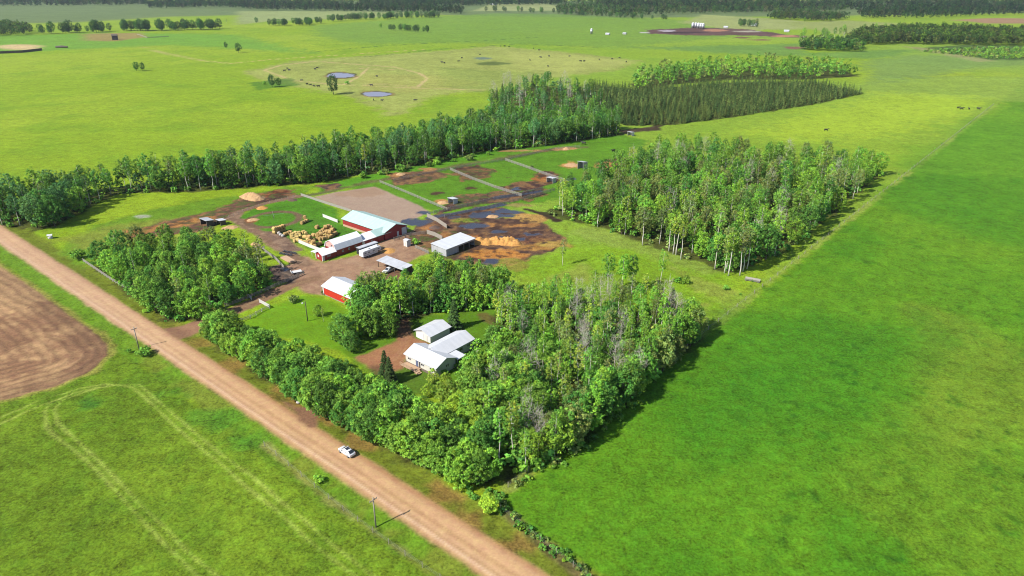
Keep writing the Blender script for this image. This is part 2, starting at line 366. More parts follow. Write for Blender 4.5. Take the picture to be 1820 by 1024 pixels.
for cx, cy, rx, ry in ((604, 134, 25, 4.4), (668, 167.5, 25, 4.2)):
    ell(cx, cy, rx + 5, ry + 1.8, K(150, 130, 80), soft=2, namp=2.5, name='pond_margin'); ell(cx + 2, cy, rx + 2, ry + .9, K(92, 96, 52), soft=1, namp=1.6); ell(cx, cy, rx, ry, K(160, 160, 182), soft=.6, namp=1.6, name='pond', w=.8, dt=.03, var=.05)
ell(858, 104, 16, 2.2, K(120, 140, 120), soft=3, namp=3); ell(875, 113, 30, 3, K(112, 128, 60), soft=3, namp=3)
# shelterbelt yard edge, darker grass
poly([(440, 148), (520, 138), (530, 152), (460, 160)], K(74, 130, 34), 3, 4, a=.7)
# farm side: lush lawns and paddocks
poly([(900, 480), (1000, 440), (1160, 430), (1330, 490), (1280, 560), (1220, 580), (1150, 540), (1000, 520)], K(138, 176, 40), 5, 5, name='meadow')
poly([(1060, 400), (1190, 440), (1290, 480), (1250, 490), (1130, 450), (1010, 415)], K(150, 168, 78), 3, 3, a=.6)
for p in ([(1180, 470), (1240, 490), (1320, 520), (1260, 540)], [(960, 500), (1040, 470), (1060, 500)], [(1180, 560), (1250, 540), (1260, 580)]): poly(p, K(170, 172, 84), 3, 4, a=.5)
poly([(430, 575), (470, 548), (540, 525), (575, 527), (640, 560), (620, 630), (520, 600), (440, 592)], K(122, 168, 30), 1.5, 1.5, name='lawn', dt=.2)
poly([(650, 560), (740, 560), (900, 540), (910, 640), (850, 690), (760, 700), (680, 690), (640, 650), (610, 620)], K(104, 146, 34), 2, 2, name='lawn', dt=.22)
poly([(690, 655), (720, 645), (800, 668), (780, 700), (700, 700)], K(100, 134, 40), 1.5, 1.5)
poly([(100, 440), (170, 400), (330, 360), (500, 335), (560, 330), (540, 350), (420, 370), (330, 400), (220, 430), (150, 470)], K(120, 160, 40), 3, 4, name='meadow')
poly([(100, 425), (200, 400), (340, 385), (330, 420), (180, 450)], K(162, 162, 70), 4, 4, a=.55)
poly([(410, 395), (450, 370), (540, 345), (600, 372), (610, 400), (560, 420), (480, 420)], K(94, 150, 34), 1.5, 1.5, name='paddock')
poly([(470, 425), (545, 385), (620, 400), (660, 420), (570, 450), (520, 430)], K(92, 144, 40), 1.5, 1.5, name='hay_yard')
poly([(600, 330), (700, 305), (880, 262), (1100, 238), (1150, 250), (1040, 340), (960, 360), (800, 385)], K(104, 152, 36), 2, 3, name='paddock')
poly([(560, 330), (700, 300), (860, 268), (1100, 236), (1100, 242), (880, 274), (700, 312), (570, 345)], K(96, 154, 34), 2, 2)
# tracks on the north lane
line([(520, 350), (560, 346), (640, 327), (720, 312), (800, 297), (900, 280), (980, 266), (1040, 262)], 5, K(112, 116, 66), 1.5, 2)
# arena
ARENA = [(556, 350), (600, 341), (665, 332), (700, 345), (763, 375), (745, 386), (706, 398), (690, 402), (640, 380), (605, 368)]
poly(ARENA, K(188, 162, 140), .8, .7, name='riding_arena', dt=.1, var=.1)
poly([(590, 345), (665, 333), (690, 345), (640, 352)], K(176, 140, 108), 2, 2, a=.5)
# left cattle lot
BRN, ORG, DRK = K(126, 92, 74), K(186, 132, 72), K(84, 62, 58)
poly([(220, 412), (300, 392), (380, 374), (430, 352), (480, 340), (520, 338), (518, 352), (440, 372), (398, 392), (390, 405), (300, 420), (230, 422)], BRN, 1.5, 3, name='cattle_lot', dt=.25)
poly([(215, 412), (320, 392), (390, 378), (380, 390), (300, 408), (230, 420)], ORG, 2, 4, dt=.3, a=.9)
poly([(340, 400), (400, 385), (470, 352), (515, 345), (520, 351), (440, 374), (380, 408)], DRK, 1.5, 3, dt=.3, a=.75)
poly([(450, 352), (490, 338), (515, 340), (500, 350)], K(110, 56, 40), 1.5, 2, a=.9)
ell(255, 385, 14, 3, K(190, 190, 170), soft=1, namp=1, a=.8)
# farm yard, tracks, driveway
DIRT = K(184, 146, 116)
YARD = [(540, 455), (575, 467), (640, 452), (690, 424), (742, 405), (765, 425), (762, 450), (700, 478), (660, 492), (634, 503), (575, 524), (540, 522), (515, 500), (500, 478)]
poly(YARD, DIRT, 1.2, 1.5, name='farmyard', dt=.16)
line([(545, 470), (505, 445), (470, 420), (435, 398), (412, 388), (425, 376), (470, 362), (525, 350)], 5.5, K(150, 120, 96), 1, 1.2, name='farm_track', dt=.18)
poly([(470, 412), (495, 410), (540, 445), (510, 450)], K(140, 114, 96), 1, 1.2, name='farm_track')
line([(300, 592), (340, 580), (390, 562), (430, 546), (470, 528), (520, 506), (560, 495)], 6, K(156, 122, 94), .8, .8, name='driveway', dt=.16)
line([(300, 592), (340, 580), (390, 562), (430, 546), (470, 528), (520, 506), (560, 495)], .7, K(170, 142, 104), .5, .5, a=.7)
poly([(470, 478), (500, 470), (535, 490), (520, 505), (480, 500)], K(96, 84, 76), 1, 1.5, name='farmyard')
line([(700, 470), (698, 500), (704, 545), (716, 585), (728, 612)], 5.5, K(138, 104, 80), .8, .9, name='house_drive', dt=.16)
poly([(714, 590), (738, 600), (765, 612), (755, 622), (722, 640), (716, 655), (690, 662), (655, 655), (632, 636), (668, 620), (704, 606)], K(176, 126, 90), .8, .8, name='house_drive', dt=.15)
for o in (0, 7): line([(704 + o, 560), (716 + o, 600), (712 + o, 622), (694 + o, 640)], .6, K(196, 150, 112), .5, .3, a=.6)
poly([(655, 648), (690, 655), (690, 668), (660, 668)], K(110, 82, 62), 1.2, 1, a=.7)
line([(860, 560), (885, 580), (890, 610), (880, 640)], 3, K(120, 98, 60), 1, 1.2, a=.8)
# round pen
pc = np.array(G(487, 390)); ring = [(pc[0] + 11 * math.cos(t), pc[1] + 11 * math.sin(t)) for t in np.linspace(0, 2 * PI, 33)]
line(ring, 3.2, K(134, 110, 84), .7, .8, world=True, name='round_pen_track')
ell(450, 392, 10, 3, K(168, 110, 66), soft=1, namp=1.5); ell(462, 369, 14, 3, K(176, 120, 70), soft=1, namp=1.5)
# paddock mud
for p, c in (([(735, 402), (770, 384), (860, 366), (930, 378), (985, 408), (1010, 428), (990, 448), (930, 462), (880, 475), (800, 466), (765, 445), (720, 428)], K(112, 84, 66)),
             ([(800, 300), (850, 293), (885, 304), (862, 316), (825, 322)], K(104, 76, 62)), ([(690, 308), (760, 302), (795, 310), (770, 322), (700, 330)], K(120, 92, 70)),
             ([(868, 330), (905, 342), (960, 338), (1000, 318), (985, 305), (960, 300), (945, 322), (900, 330)], K(98, 70, 60)), ([(800, 350), (900, 338), (930, 352), (850, 366), (780, 380)], K(104, 80, 70)),
             ([(912, 345), (950, 335), (970, 345), (940, 358)], K(80, 60, 54)), ([(1060, 290), (1110, 280), (1110, 300), (1070, 305)], K(120, 92, 70)), ([(560, 330), (600, 325), (620, 330), (580, 338)], K(104, 80, 74))):
    poly(p, c, 1.4, 3, name='mud', dt=.3, var=.4)
for cx, cy, rx, ry, c in ((940, 388, 36, 8, K(196, 156, 86)), (900, 400, 50, 5, K(178, 128, 74)), (820, 420, 40, 5, K(172, 112, 66)), (880, 452, 60, 9, K(196, 134, 66)), (930, 425, 40, 8, K(120, 82, 60)), (765, 405, 14, 4, K(180, 116, 66)),
                          (955, 440, 40, 7, K(170, 126, 66)), (985, 435, 30, 6, K(178, 150, 74)), (830, 392, 26, 4, K(126, 146, 50)), (890, 385, 26, 4, K(150, 156, 66)), (870, 470, 16, 5, K(120, 112, 100)), (960, 318, 20, 4, K(176, 112, 60)),
                          (1017, 293, 17, 6, K(206, 156, 92)), (1075, 294, 18, 5, K(200, 146, 84)), (786, 358, 10, 4, K(206, 150, 92)), (905, 316, 10, 2, K(100, 74, 58)), (700, 311, 16, 3, K(180, 130, 80)), (780, 343, 10, 2, K(100, 74, 60)), (838, 335, 9, 2, K(104, 78, 60)),
                          (930, 268, 40, 2.2, K(176, 142, 90)), (1005, 264, 24, 2.5, K(192, 150, 100)), (755, 300, 16, 2.5, K(176, 132, 84)), (905, 470, 30, 10, K(150, 150, 60)), (930, 365, 30, 3, K(160, 150, 84)), (1030, 350, 4, 2, DRK)):
    ell(cx, cy, rx, ry, c, soft=1.2, namp=2.4, dt=.35, var=.35)
line([(935, 372), (965, 380), (990, 392)], 3, K(72, 58, 44), 1, 1.5)
WAT = K(78, 80, 94)
for cx, cy, rx, ry in ((750, 377, 17, 4.2), (738, 396, 28, 6), (722, 406, 14, 3), (868, 383, 40, 5.4), (905, 376, 22, 3.2), (842, 401, 26, 5), (886, 411, 16, 4), (915, 425, 24, 4.6), (945, 417, 16, 3.6), (800, 385, 16, 3), (1012, 318, 12, 1.8), (918, 337, 9, 2.6), (872, 465, 11, 3), (330, 395, 8, 1.2), (505, 478, 8, 2.4)):
    ell(cx, cy, rx, ry, WAT, soft=.7, namp=3.0, name='puddle', w=.95, dt=.04, var=.1)
line([(765, 388), (800, 381), (850, 371), (890, 364)], 4, WAT, .8, 1.4, name='puddle', w=.95, dt=.04)
line([(880, 352), (930, 345), (960, 340)], 2.5, K(72, 72, 88), .8, 1.2, name='puddle', w=.8, dt=.06)
mz = np.isin(cls, [cid('mud'), cid('cattle_lot')]) & (wet < .3)
q9 = .5 + (n7 * .45 + n2 * .55 - .5) * 1.6
blend(mz * ss(.56, .70, q9) * .75, K(74, 56, 52)); blend(mz * ss(.46, .34, q9) * .4, K(190, 146, 90)); blend(mz * ss(.5, .6, 1 - n30) * ss(.5, .6, n2) * .5, K(110, 130, 56))
yz = np.isin(cls, [cid('farmyard'), cid('farm_track')])
blend(yz * ss(.56, .74, q9) * .4, K(140, 108, 88)); blend(yz * ss(.44, .3, q9) * .35, K(206, 172, 140))
# creek bed behind
poly([(1085, 232), (1130, 228), (1180, 222), (1170, 231), (1110, 238)], K(86, 72, 52), 2, 2)
# near-side hay field: lush patches, tyre tracks, dry fence row
for cx, cy, rx, ry in ((160, 716, 24, 9), (325, 700, 36, 12), (380, 745, 46, 24), (430, 785, 30, 16)): ell(cx, cy, rx, ry, K(86, 144, 40), soft=3, namp=3.5, a=.6, dt=.5)
ell(160, 716, 15, 7, K(64, 110, 36), soft=2, namp=2.5, a=.6)
TY = K(184, 200, 92)
for t in ([(80, 731), (82, 758), (97, 775), (134, 802), (168, 832), (208, 875), (241, 912), (288, 962), (348, 1021), (400, 1090)], [(97, 728), (102, 751), (131, 778), (174, 818), (214, 859), (251, 899), (295, 939), (335, 983), (385, 1023), (440, 1090)],
          [(235, 688), (265, 713), (308, 755), (355, 795), (402, 832), (436, 865), (486, 902), (516, 929), (550, 962), (603, 1003), (650, 1040), (720, 1100)], [(248, 684), (278, 711), (318, 745), (362, 782), (402, 815), (446, 845), (496, 889), (543, 926), (583, 962), (610, 983), (670, 1030), (740, 1090)],
          [(0, 753), (33, 738), (80, 718), (134, 698), (201, 685), (248, 684)], [(0, 743), (67, 713), (141, 691), (188, 683), (235, 688)], [(80, 731), (90, 715), (134, 698)], [(97, 728), (110, 712), (170, 690)]):
    line(t, .6, TY, .45, .3, a=.62)
line([(470, 790), (520, 832), (560, 868), (610, 905), (670, 948), (720, 985), (800, 1050)], .9, K(176, 164, 98), .8, 1.2, a=.6)
line([(905, 915), (940, 945), (985, 985), (1040, 1023)], 2.2, K(150, 134, 84), .8, 1.4, a=.9)
line([(880, 880), (905, 915), (950, 960), (1010, 1005)], 1.5, K(70, 76, 40), .8, 1.4, a=.7)
for a, b in (((905, 865), (1240, 600)), ((1240, 600), (1770, 185))): line([a, b], 2.2, K(166, 180, 84), 1, 1.6, a=.8)
line([(1250, 585), (1560, 335), (1770, 178)], 5, K(140, 172, 56), 2, 2, a=.6)
poly([(1660, 560), (1760, 600), (1900, 640), (1900, 800), (1760, 820), (1640, 800), (1600, 700)], K(126, 154, 44), 8, 12, a=.75, noise=n30)
poly([(1560, 680), (1700, 640), (2100, 700), (2100, 1200), (1640, 1200), (1600, 1000), (1480, 880)], K(128, 158, 42), 6, 12, a=.4, noise=n30)
poly([(1180, 610), (1450, 560), (1640, 600), (1600, 760), (1420, 800), (1200, 760)], K(70, 136, 26), 12, 16, a=.6, noise=n30)
poly([(1560, 330), (1700, 300), (1830, 330), (1830, 420), (1700, 420)], K(84, 144, 28), 12, 16, a=.5, noise=n30)
rows = (.5 + .5 * np.sin((db + (n150 - .5) * 5) * 2 * PI / 9.0)) * (db > 2) * (dr > 9) * (.35 + .65 * n30)
blend(rows * .16, K(60, 120, 24))
dots = (ss(1560, 1650, 0 * GX + 1700) * ss(.70, .78, n2) * ss(.36, .56, n30 * .6 + n150 * .4) * ss(.35, .5, n7) * (db > 30) * (GY < 215) * (GX > 52))
blend(dots * .55, K(44, 84, 24))
clump = ss(.58, .80, n7 * .6 + n2 * .4) * (db > 0) * (dr > 9) * .5
blend(clump, K(64, 118, 24))
poly([(1600, 300), (1690, 240), (1770, 188), (2000, 196), (2000, 300), (1800, 330)], K(112, 164, 36), 14, 16, a=.55, noise=n30)
# forest floors
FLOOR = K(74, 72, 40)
W_A = [(364, 600), (430, 642), (560, 735), (700, 802), (830, 870), (874, 856), (856, 806), (800, 772), (700, 726), (590, 680), (480, 634), (392, 586)]
W_B = [(905, 850), (985, 822), (1110, 720), (1240, 600), (1160, 556), (1010, 540), (890, 556), (868, 640), (825, 720), (850, 780)]
W_B2 = [(690, 548), (735, 530), (760, 512), (810, 508), (900, 516), (912, 548), (830, 552), (760, 560), (700, 570)]
W_C = [(172, 470), (288, 573), (355, 571), (402, 546), (476, 512), (472, 478), (410, 446), (270, 440)]
W_D = [(972, 380), (1060, 403), (1190, 448), (1300, 486), (1400, 448), (1480, 385), (1566, 312), (1450, 300), (1300, 288), (1180, 282), (1130, 302), (1050, 335)]
W_E = [(-40, 395), (60, 410), (100, 404), (200, 345), (330, 342), (460, 332), (560, 326), (640, 312), (720, 300), (860, 270), (950, 262), (1030, 250), (1105, 240), (1090, 228), (1000, 222), (880, 225), (720, 258), (560, 290), (430, 310), (300, 325), (180, 335), (0, 378)]
W_F1 = [(1135, 165), (1200, 150), (1300, 142), (1420, 142), (1528, 136), (1490, 122), (1330, 117), (1180, 127), (1120, 150)]
W_F2 = [(1000, 165), (1060, 152), (1135, 160), (1300, 147), (1440, 146), (1536, 166), (1450, 185), (1320, 206), (1200, 222), (1110, 224), (1080, 205)]
W_F3 = [(870, 190), (900, 165), (960, 152), (1020, 160), (1090, 205), (1085, 225), (1000, 220), (880, 222)]
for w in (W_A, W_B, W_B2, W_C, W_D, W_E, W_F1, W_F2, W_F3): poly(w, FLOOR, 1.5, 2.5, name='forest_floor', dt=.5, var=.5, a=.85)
# far farmstead dirt
poly([(1150, 53), (1240, 49), (1330, 52), (1400, 62), (1440, 64), (1420, 68), (1330, 63), (1230, 63), (1150, 60)], K(112, 84, 76), 4, 8, name='farmyard', var=.5)
for q in ((1185, 55, 16, 1.4, K(200, 190, 196)), (1270, 54, 22, 2.2, K(190, 140, 110)), (1330, 56, 26, 1.6, K(180, 174, 150)), (1395, 64, 22, 2, K(196, 140, 112)), (1410, 85, 16, 2.4, K(150, 104, 92)), (1320, 67, 14, 1.4, K(130, 100, 76)), (1350, 71, 22, 1.2, K(140, 106, 80)), (1145, 58, 9, 1, K(210, 208, 200)), (1215, 58, 40, 1.6, K(76, 56, 54))): ell(*q, soft=3, namp=4)
ell(35, 84, 42, 5, K(222, 196, 140), soft=3, namp=3, name='sand_pad'); poly([(150, 60), (250, 58), (262, 66), (200, 74), (150, 72)], K(166, 150, 86), 3, 4)
# ploughed field: furrows follow its edge
PL = [(-140, 380), (0, 464), (60, 504), (130, 554), (182, 590), (204, 612), (200, 632), (170, 662), (100, 692), (0, 718), (-300, 790), (-400, 500)]
P = to_world(PL); sl = bbox(P, 6); x, y = GX[sl], GY[sl]; d = seg_dist(x, y, P, True); d = np.where(inside(x, y, P), -d, d)
lay(sl, d, K(170, 164, 78), .8, 1, a=.8, name=None)
base = (d + 1.6)
fur = np.sin((d + (n30[sl] - .5) * 9) * 2 * PI / 3.0) * .5 + .5
pb = K(166, 126, 94); pl_ = K(216, 174, 126); pk = K(108, 84, 66)
mixv = ss(.42, .62, n30[sl] * .55 + n7[sl] * .3 + n2[sl] * .15)
pcol = pb * (1 - mixv)[..., None] + pl_ * mixv[..., None]
pcol = pcol * (1 - .42 * (fur ** 2))[..., None] + pk * (.42 * fur ** 2)[..., None]
edge = .6 * ss(-13, -4, d + (n30[sl] - .5) * 14); pcol = pcol * (1 - .6 * edge)[..., None] + pk * (.6 * edge)[..., None]
m = ss(.4, -.4, base + (n2[sl] - .5) * .8)
col[sl] = col[sl] * (1 - m[..., None]) + pcol * m[..., None]; det[sl] = det[sl] * (1 - m) + .22 * m; cls[sl] = np.where(m > .5, cid('ploughed_field'), cls[sl]); ZG[sl] += m * (fur - .5) * .10
# road last
wob = (n7 - .5) * .9 + (n2 - .5) * .5
rm = ss(4.7, 3.5, np.abs(dr) + wob * ss(2, 4, np.abs(dr)))
rc = K(212, 172, 124, .50) * (1 + .12 * 2 * (n7 - .5))[..., None]
def lane(o, w, c, a):
    global rc
    k = ss(w, 0, np.abs(dr - o + (n30 - .5) * .5)) * a; rc = rc * (1 - k)[..., None] + np.asarray(c) * k[..., None]
lane(-2.6, .7, K(222, 188, 156, .54), .75); lane(-1.2, .8, K(214, 172, 136, .54), .5); lane(1.1, .8, K(212, 166, 130, .54), .4); lane(2.7, .7, K(206, 164, 130, .54), .4); lane(-1.9, .8, K(160, 120, 92), .4); lane(3.6, 1.5, K(186, 126, 88), .5); lane(-3.8, 1.3, K(176, 132, 96), .5); lane(0, .8, K(178, 130, 98), .45)
farp = ss(60, 190, ar); rc = rc * (1 - .35 * farp)[..., None] + K(196, 164, 142, .54) * (.35 * farp)[..., None]
col[:] = col * (1 - rm[..., None]) + rc * rm[..., None]; det[:] = det * (1 - rm) + .09 * rm; cls[rm > .5] = cid('gravel_road')
poly([(288, 585), (318, 578), (352, 572), (380, 566), (384, 574), (352, 590), (326, 602), (318, 606)], K(166, 126, 98), .8, .6, name='driveway', dt=.12)
poly([(500, 712), (530, 722), (556, 722), (572, 728), (566, 745), (562, 760), (548, 758)], K(160, 120, 92), .8, .9, name='field_approach', dt=.2)
# gentle relief: crowned road, ditches, tufts
ZG += 0.32 * ss(7.5, 1.5, np.abs(dr)) - 0.28 * np.exp(-((np.abs(dr) - 8.5) / 2.2) ** 2)
gr = np.isin(cls, [cid('pasture'), cid('crop_field'), cid('hay_field'), cid('road_verge'), cid('meadow'), cid('paddock')])
near = ss(420, 260, GY)
ZG += np.where(gr, (n2 - .5) * .34 * near, (n2 - .5) * .05) + (n30 - .5) * .5 * ss(90, 200, np.abs(dr)) * 0
ZG *= (wet < .3)
V = np.stack([GX, GY, ZG], -1).reshape(-1, 3); idx = np.arange(NX * NY).reshape(NY, NX)
Q = np.stack([idx[:-1, :-1], idx[:-1, 1:], idx[1:, 1:], idx[1:, :-1]], -1).reshape(-1, 4)
fc = cls[:-1, :-1].reshape(-1); CV = col.reshape(-1, 3); AV = np.stack([wet, det, np.zeros_like(wet)], -1).reshape(-1, 3)
for k, nm in enumerate(CL):
    q = Q[fc == k]
    if not len(q): continue
    u, inv = np.unique(q.ravel(), return_inverse=True)
    tag(link(nm, npmesh(nm, V[u], inv.reshape(-1, 4), M['land'], CV[u], AV[u], True), None), kind='structure')
del V, Q, CV, AV

# ================================================================== PLANTS
def leaves(rg, cen, rad, per, size, rgb, var=.2, up=1.0):
    cen = np.asarray(cen, float); rad = np.asarray(rad, float); n = len(cen) * per
    d = rg.normal(size=(n, 3)); d /= np.linalg.norm(d, axis=1)[:, None]
    ci = np.repeat(np.arange(len(cen)), per)
    p = cen[ci] + d * (rad[ci] * (.55 + .5 * rg.rand(n)))[:, None] * np.array([1, 1, .8])
    nrm = d + np.array([0, 0, up]) + rg.normal(size=(n, 3)) * .45; nrm /= np.linalg.norm(nrm, axis=1)[:, None]
    t = np.cross(nrm, rg.normal(size=(n, 3))); t /= np.linalg.norm(t, axis=1)[:, None]; b = np.cross(nrm, t)
    s = size * (.65 + .7 * rg.rand(n))[:, None]; w = s * (.55 + .35 * rg.rand(n))[:, None]
    V = np.stack([p - t * s, p - b * w, p + t * s, p + b * w], 1).reshape(-1, 3)
    cl = (1 + var * rg.normal(size=len(cen)))[ci] * (1 + .14 * rg.normal(size=n)); hue = (rg.normal(size=len(cen)) * .10)[ci]
    c = np.asarray(rgb)[None] * np.clip(cl, .45, 1.7)[:, None] * np.stack([1 + hue, np.ones(n), 1 - hue], -1)
    return V, np.arange(n * 4).reshape(-1, 4), np.repeat(np.clip(c, .004, .9), 4, 0)
def crown_pts(rg, n, z0, z1, r, shape='egg', jit=.25, cr=(.7, 1.2), hollow=.35):
    c, q = [], []
    ph = rg.rand(4) * 6.28; am = .12 + .16 * rg.rand(4)
    while len(c) < n:
        t = rg.rand(); a = rg.rand() * 2 * PI
        if shape == 'egg': pr = math.sin(PI * min(1, max(0.04, t ** .8))) ** .6
        elif shape == 'top': pr = math.sin(PI * (.12 + .86 * t) ** 1.25) ** .55
        else: pr = (1 - t) ** .8 + .05
        if rg.rand() > pr + .15: continue
        lob = 1 + am[0] * math.sin(2 * a + ph[0]) + am[1] * math.sin(3 * a + ph[1] + 4 * t) + am[2] * math.sin(5 * a + ph[2] - 6 * t)
        rr = r * pr * lob * math.sqrt(hollow + (1 - hollow) * rg.rand())
        c.append((rr * math.cos(a), rr * math.sin(a), z0 + (z1 - z0) * t + rg.normal() * jit)); q.append(cr[0] + (cr[1] - cr[0]) * rg.rand())
    return c, q
def trunk_mb(rg, h, r, limbs, lean=.03, n=6):
    mb = MB(); k = 6; lx, ly = rg.normal(size=2) * lean * h
    P = [(lx * (i / k) ** 1.6 + rg.normal() * .02 * h * (i > 0) * .4, ly * (i / k) ** 1.6 + rg.normal() * .008 * h * (i > 0), h * i / k) for i in range(k + 1)]
    mb.tube([(P[0][0], P[0][1], -.3)] + P[1:], [r * 1.25] + [r * (1 - .85 * i / k) for i in range(1, k + 1)], n)
    for e in limbs:
        z = max(.25 * h, min(e[2] - .25 * math.hypot(e[0], e[1]) - .4, .95 * h)); i = min(k - 1, int(z / h * k)); f = z / h * k - i
        s = np.array(P[i]) * (1 - f) + np.array(P[i + 1]) * f; m = (s + np.array(e)) / 2 + np.array([0, 0, -.12 * math.hypot(e[0], e[1])])
        rr = r * .34 * (1 - .6 * z / h)
        mb.tube([s, m, e], [rr, rr * .7, rr * .25], 4)
    return mb
def tree_proto(kind, seed, rgb):
    """returns trunk mesh, crown mesh"""
    rg = np.random.RandomState(seed); bark = M['bark']
    if kind == 'leafy':
        h = 10.5; c, q = crown_pts(rg, 185, 1.0, h - .4, 3.3, 'egg', cr=(.35, .85), hollow=.5); V = leaves(rg, c, q, 19, .205, rgb); tr = trunk_mb(rg, h * .8, .2, c[:10])
    elif kind == 'aspen':
        h = 18.; c, q = crown_pts(rg, 130, 7.5, h - .4, 2.6, 'top', cr=(.35, .8), jit=.5); V = leaves(rg, c, q, 17, .22, rgb); tr = trunk_mb(rg, h * .93, .19, c[:14]); bark = M['pale_bark']
    elif kind == 'thin':
        h = 17.; c, q = crown_pts(rg, 62, 7.5, h - .4, 1.8, 'top', cr=(.3, .7), jit=.6); V = leaves(rg, c, q, 15, .21, rgb); tr = trunk_mb(rg, h * .95, .16, c[:16]); bark = M['pale_bark']
    elif kind == 'tallaspen':
        h = 18.; c, q = crown_pts(rg, 85, 10.5, h - .4, 2.3, 'top', cr=(.35, .8), jit=.4); V = leaves(rg, c, q, 17, .22, rgb); tr = trunk_mb(rg, h * .93, .24, c[:14]); bark = M['pale_bark']
    elif kind == 'broad':
        h = 14.; c, q = crown_pts(rg, 215, 2.4, h - .5, 4.0, 'top', cr=(.4, 1.0), hollow=.5, jit=.4); V = leaves(rg, c, q, 19, .24, rgb); tr = trunk_mb(rg, h * .85, .24, c[:12])
    elif kind == 'bare':
        h = 14.; c, q = crown_pts(rg, 70, 5, h, 2.1, 'top', cr=(.5, .9)); tr = trunk_mb(rg, h * .97, .15, c[:34], .05); bark = M['dead']
        V = leaves(rg, c, q, 2, .16, rgb, .3)
        for e in c:
            for _ in range(2):
                dd = rg.normal(size=3) * .8; tr.tube([e, (e[0] + dd[0], e[1] + dd[1], e[2] + abs(dd[2]) + .4)], [.028, .012], 3, False)
    elif kind == 'bush':
        h = 2.2; c, q = crown_pts(rg, 26, .4, h - .3, 1.3, 'egg', cr=(.35, .6), jit=.1); V = leaves(rg, c, q, 16, .2, rgb); tr = trunk_mb(rg, h * .6, .05, c[:6])
    else:                                                                   # spruce: whorls of drooping boughs
        h = 11. if kind == 'spruce' else 7.; rb = 2.5 if kind == 'spruce' else 1.35
        n = 950 if kind == 'spruce' else 260; t = rg.rand(n) ** 1.35 * .97; a = rg.rand(n) * 2 * PI
        lay_ = .82 + .22 * np.sin(t * h * 5.2 + .5 * np.sin(3 * a)); R = rb * ((1 - t) ** .85) * lay_ * (.45 + .6 * rg.rand(n) ** .6) + .08
        p = np.stack([R * np.cos(a), R * np.sin(a), .5 + t * (h - .5) - .14 * R], -1)
        o = np.stack([np.cos(a), np.sin(a), -.38 + .25 * rg.normal(size=n)], -1); o /= np.linalg.norm(o, axis=1)[:, None]
        sd = np.cross(o, np.array([0, 0, 1.])) + rg.normal(size=(n, 3)) * .3; sd /= np.linalg.norm(sd, axis=1)[:, None]
        L = (.55 if kind == 'spruce' else .5) * (1.15 - .7 * t)[:, None]; W = L * .55
        VV = np.stack([p - o * L, p - sd * W, p + o * L * 1.2, p + sd * W], 1).reshape(-1, 3)
        c = np.asarray(rgb)[None] * (1 + .22 * rg.normal(size=n))[:, None]
        V = (VV, np.arange(n * 4).reshape(-1, 4), np.repeat(np.clip(c, .003, .9), 4, 0)); tr = trunk_mb(rg, h * .98, .17, [])
    cm = npmesh('crown', V[0], V[1], M['leaf'], V[2]); tm = tr.mesh('trunk'); tm.polygons.foreach_set('use_smooth', [True] * len(tm.polygons)); tm.materials.append(bark)
    return tm, cm
GREENS_ = dict(bright=(.165, .32, .028), mid=(.125, .26, .028), deep=(.075, .185, .024), yellow=(.22, .31, .035), olive=(.16, .21, .045), blue=(.085, .20, .05), tan=(.20, .20, .09), dusk=(.052, .115, .026), spruce=(.050, .088, .020), sprucey=(.100, .140, .030), lime=(.24, .38, .03))
GREENS = {k: (v[0] * 1.04, v[1] * 1.06, v[2] * 1.12 + .003) for k, v in GREENS_.items()}
PROTO = {}
def protos(key, kind, greens, n=2):
    PROTO[key] = [(kind,) + tree_proto(kind, hash_(key, g, i), GREENS[g]) for g in greens for i in range(n)]
def hash_(a, b, i): return (sum(ord(c) * (k + 1) for k, c in enumerate(a + b)) * 31 + i * 977) % 100000
protos('leafy', 'leafy', ['bright', 'mid', 'mid', 'deep'], 2); protos('aspen', 'aspen', ['mid', 'deep', 'mid', 'bright', 'olive'], 2)
protos('backaspen', 'aspen', ['deep', 'deep', 'mid', 'blue'], 2); protos('row', 'broad', ['dusk', 'deep', 'dusk'], 2); protos('backbroad', 'broad', ['deep', 'mid', 'deep', 'blue'], 2); protos('thin', 'thin', ['mid', 'olive', 'bright', 'yellow'], 2)
protos('broad', 'broad', ['mid', 'bright', 'deep', 'olive'], 2); protos('bare', 'bare', ['tan', 'olive'], 3); protos('bush', 'bush', ['mid', 'bright', 'olive'], 2)
protos('spruce', 'spruce', ['spruce'], 2); protos('young', 'youngspruce', ['sprucey', 'spruce'], 3); protos('lime', 'leafy', ['lime', 'yellow'], 1)
protos('tallaspen', 'tallaspen', ['yellow', 'bright', 'olive'], 2)
ROOT = {}
def plant(key, name, x, y, s, label, cat, group=None, i=None, sz=None):
    lst = PROTO[key]; i = random.randrange(len(lst)) if i is None else i % len(lst)
    if (key, i) not in ROOT:
        r = thing(name, label, cat); link('trunk', lst[i][1], None, r); link('crown', lst[i][2], None, r); ROOT[(key, i)] = r; o = r
    else:
        o = copy_tree(ROOT[(key, i)])
    o.name = name
    o.location = (x, y, 0); o.rotation_euler = (0, 0, random.uniform(0, 2 * PI)); o.scale = (s, s, s if sz is None else sz)
    if 'group' in o.keys(): del o['group']
    return tag(o, label, cat, group)
def area(P): return abs(sum(P[i][0] * P[(i + 1) % len(P)][1] - P[(i + 1) % len(P)][0] * P[i][1] for i in range(len(P)))) / 2
def pin(x, y, P):
    r = False; j = len(P) - 1
    for i in range(len(P)):
        if (P[i][1] > y) != (P[j][1] > y) and x < (P[j][0] - P[i][0]) * (y - P[i][1]) / (P[j][1] - P[i][1]) + P[i][0]: r = not r
        j = i
    return r
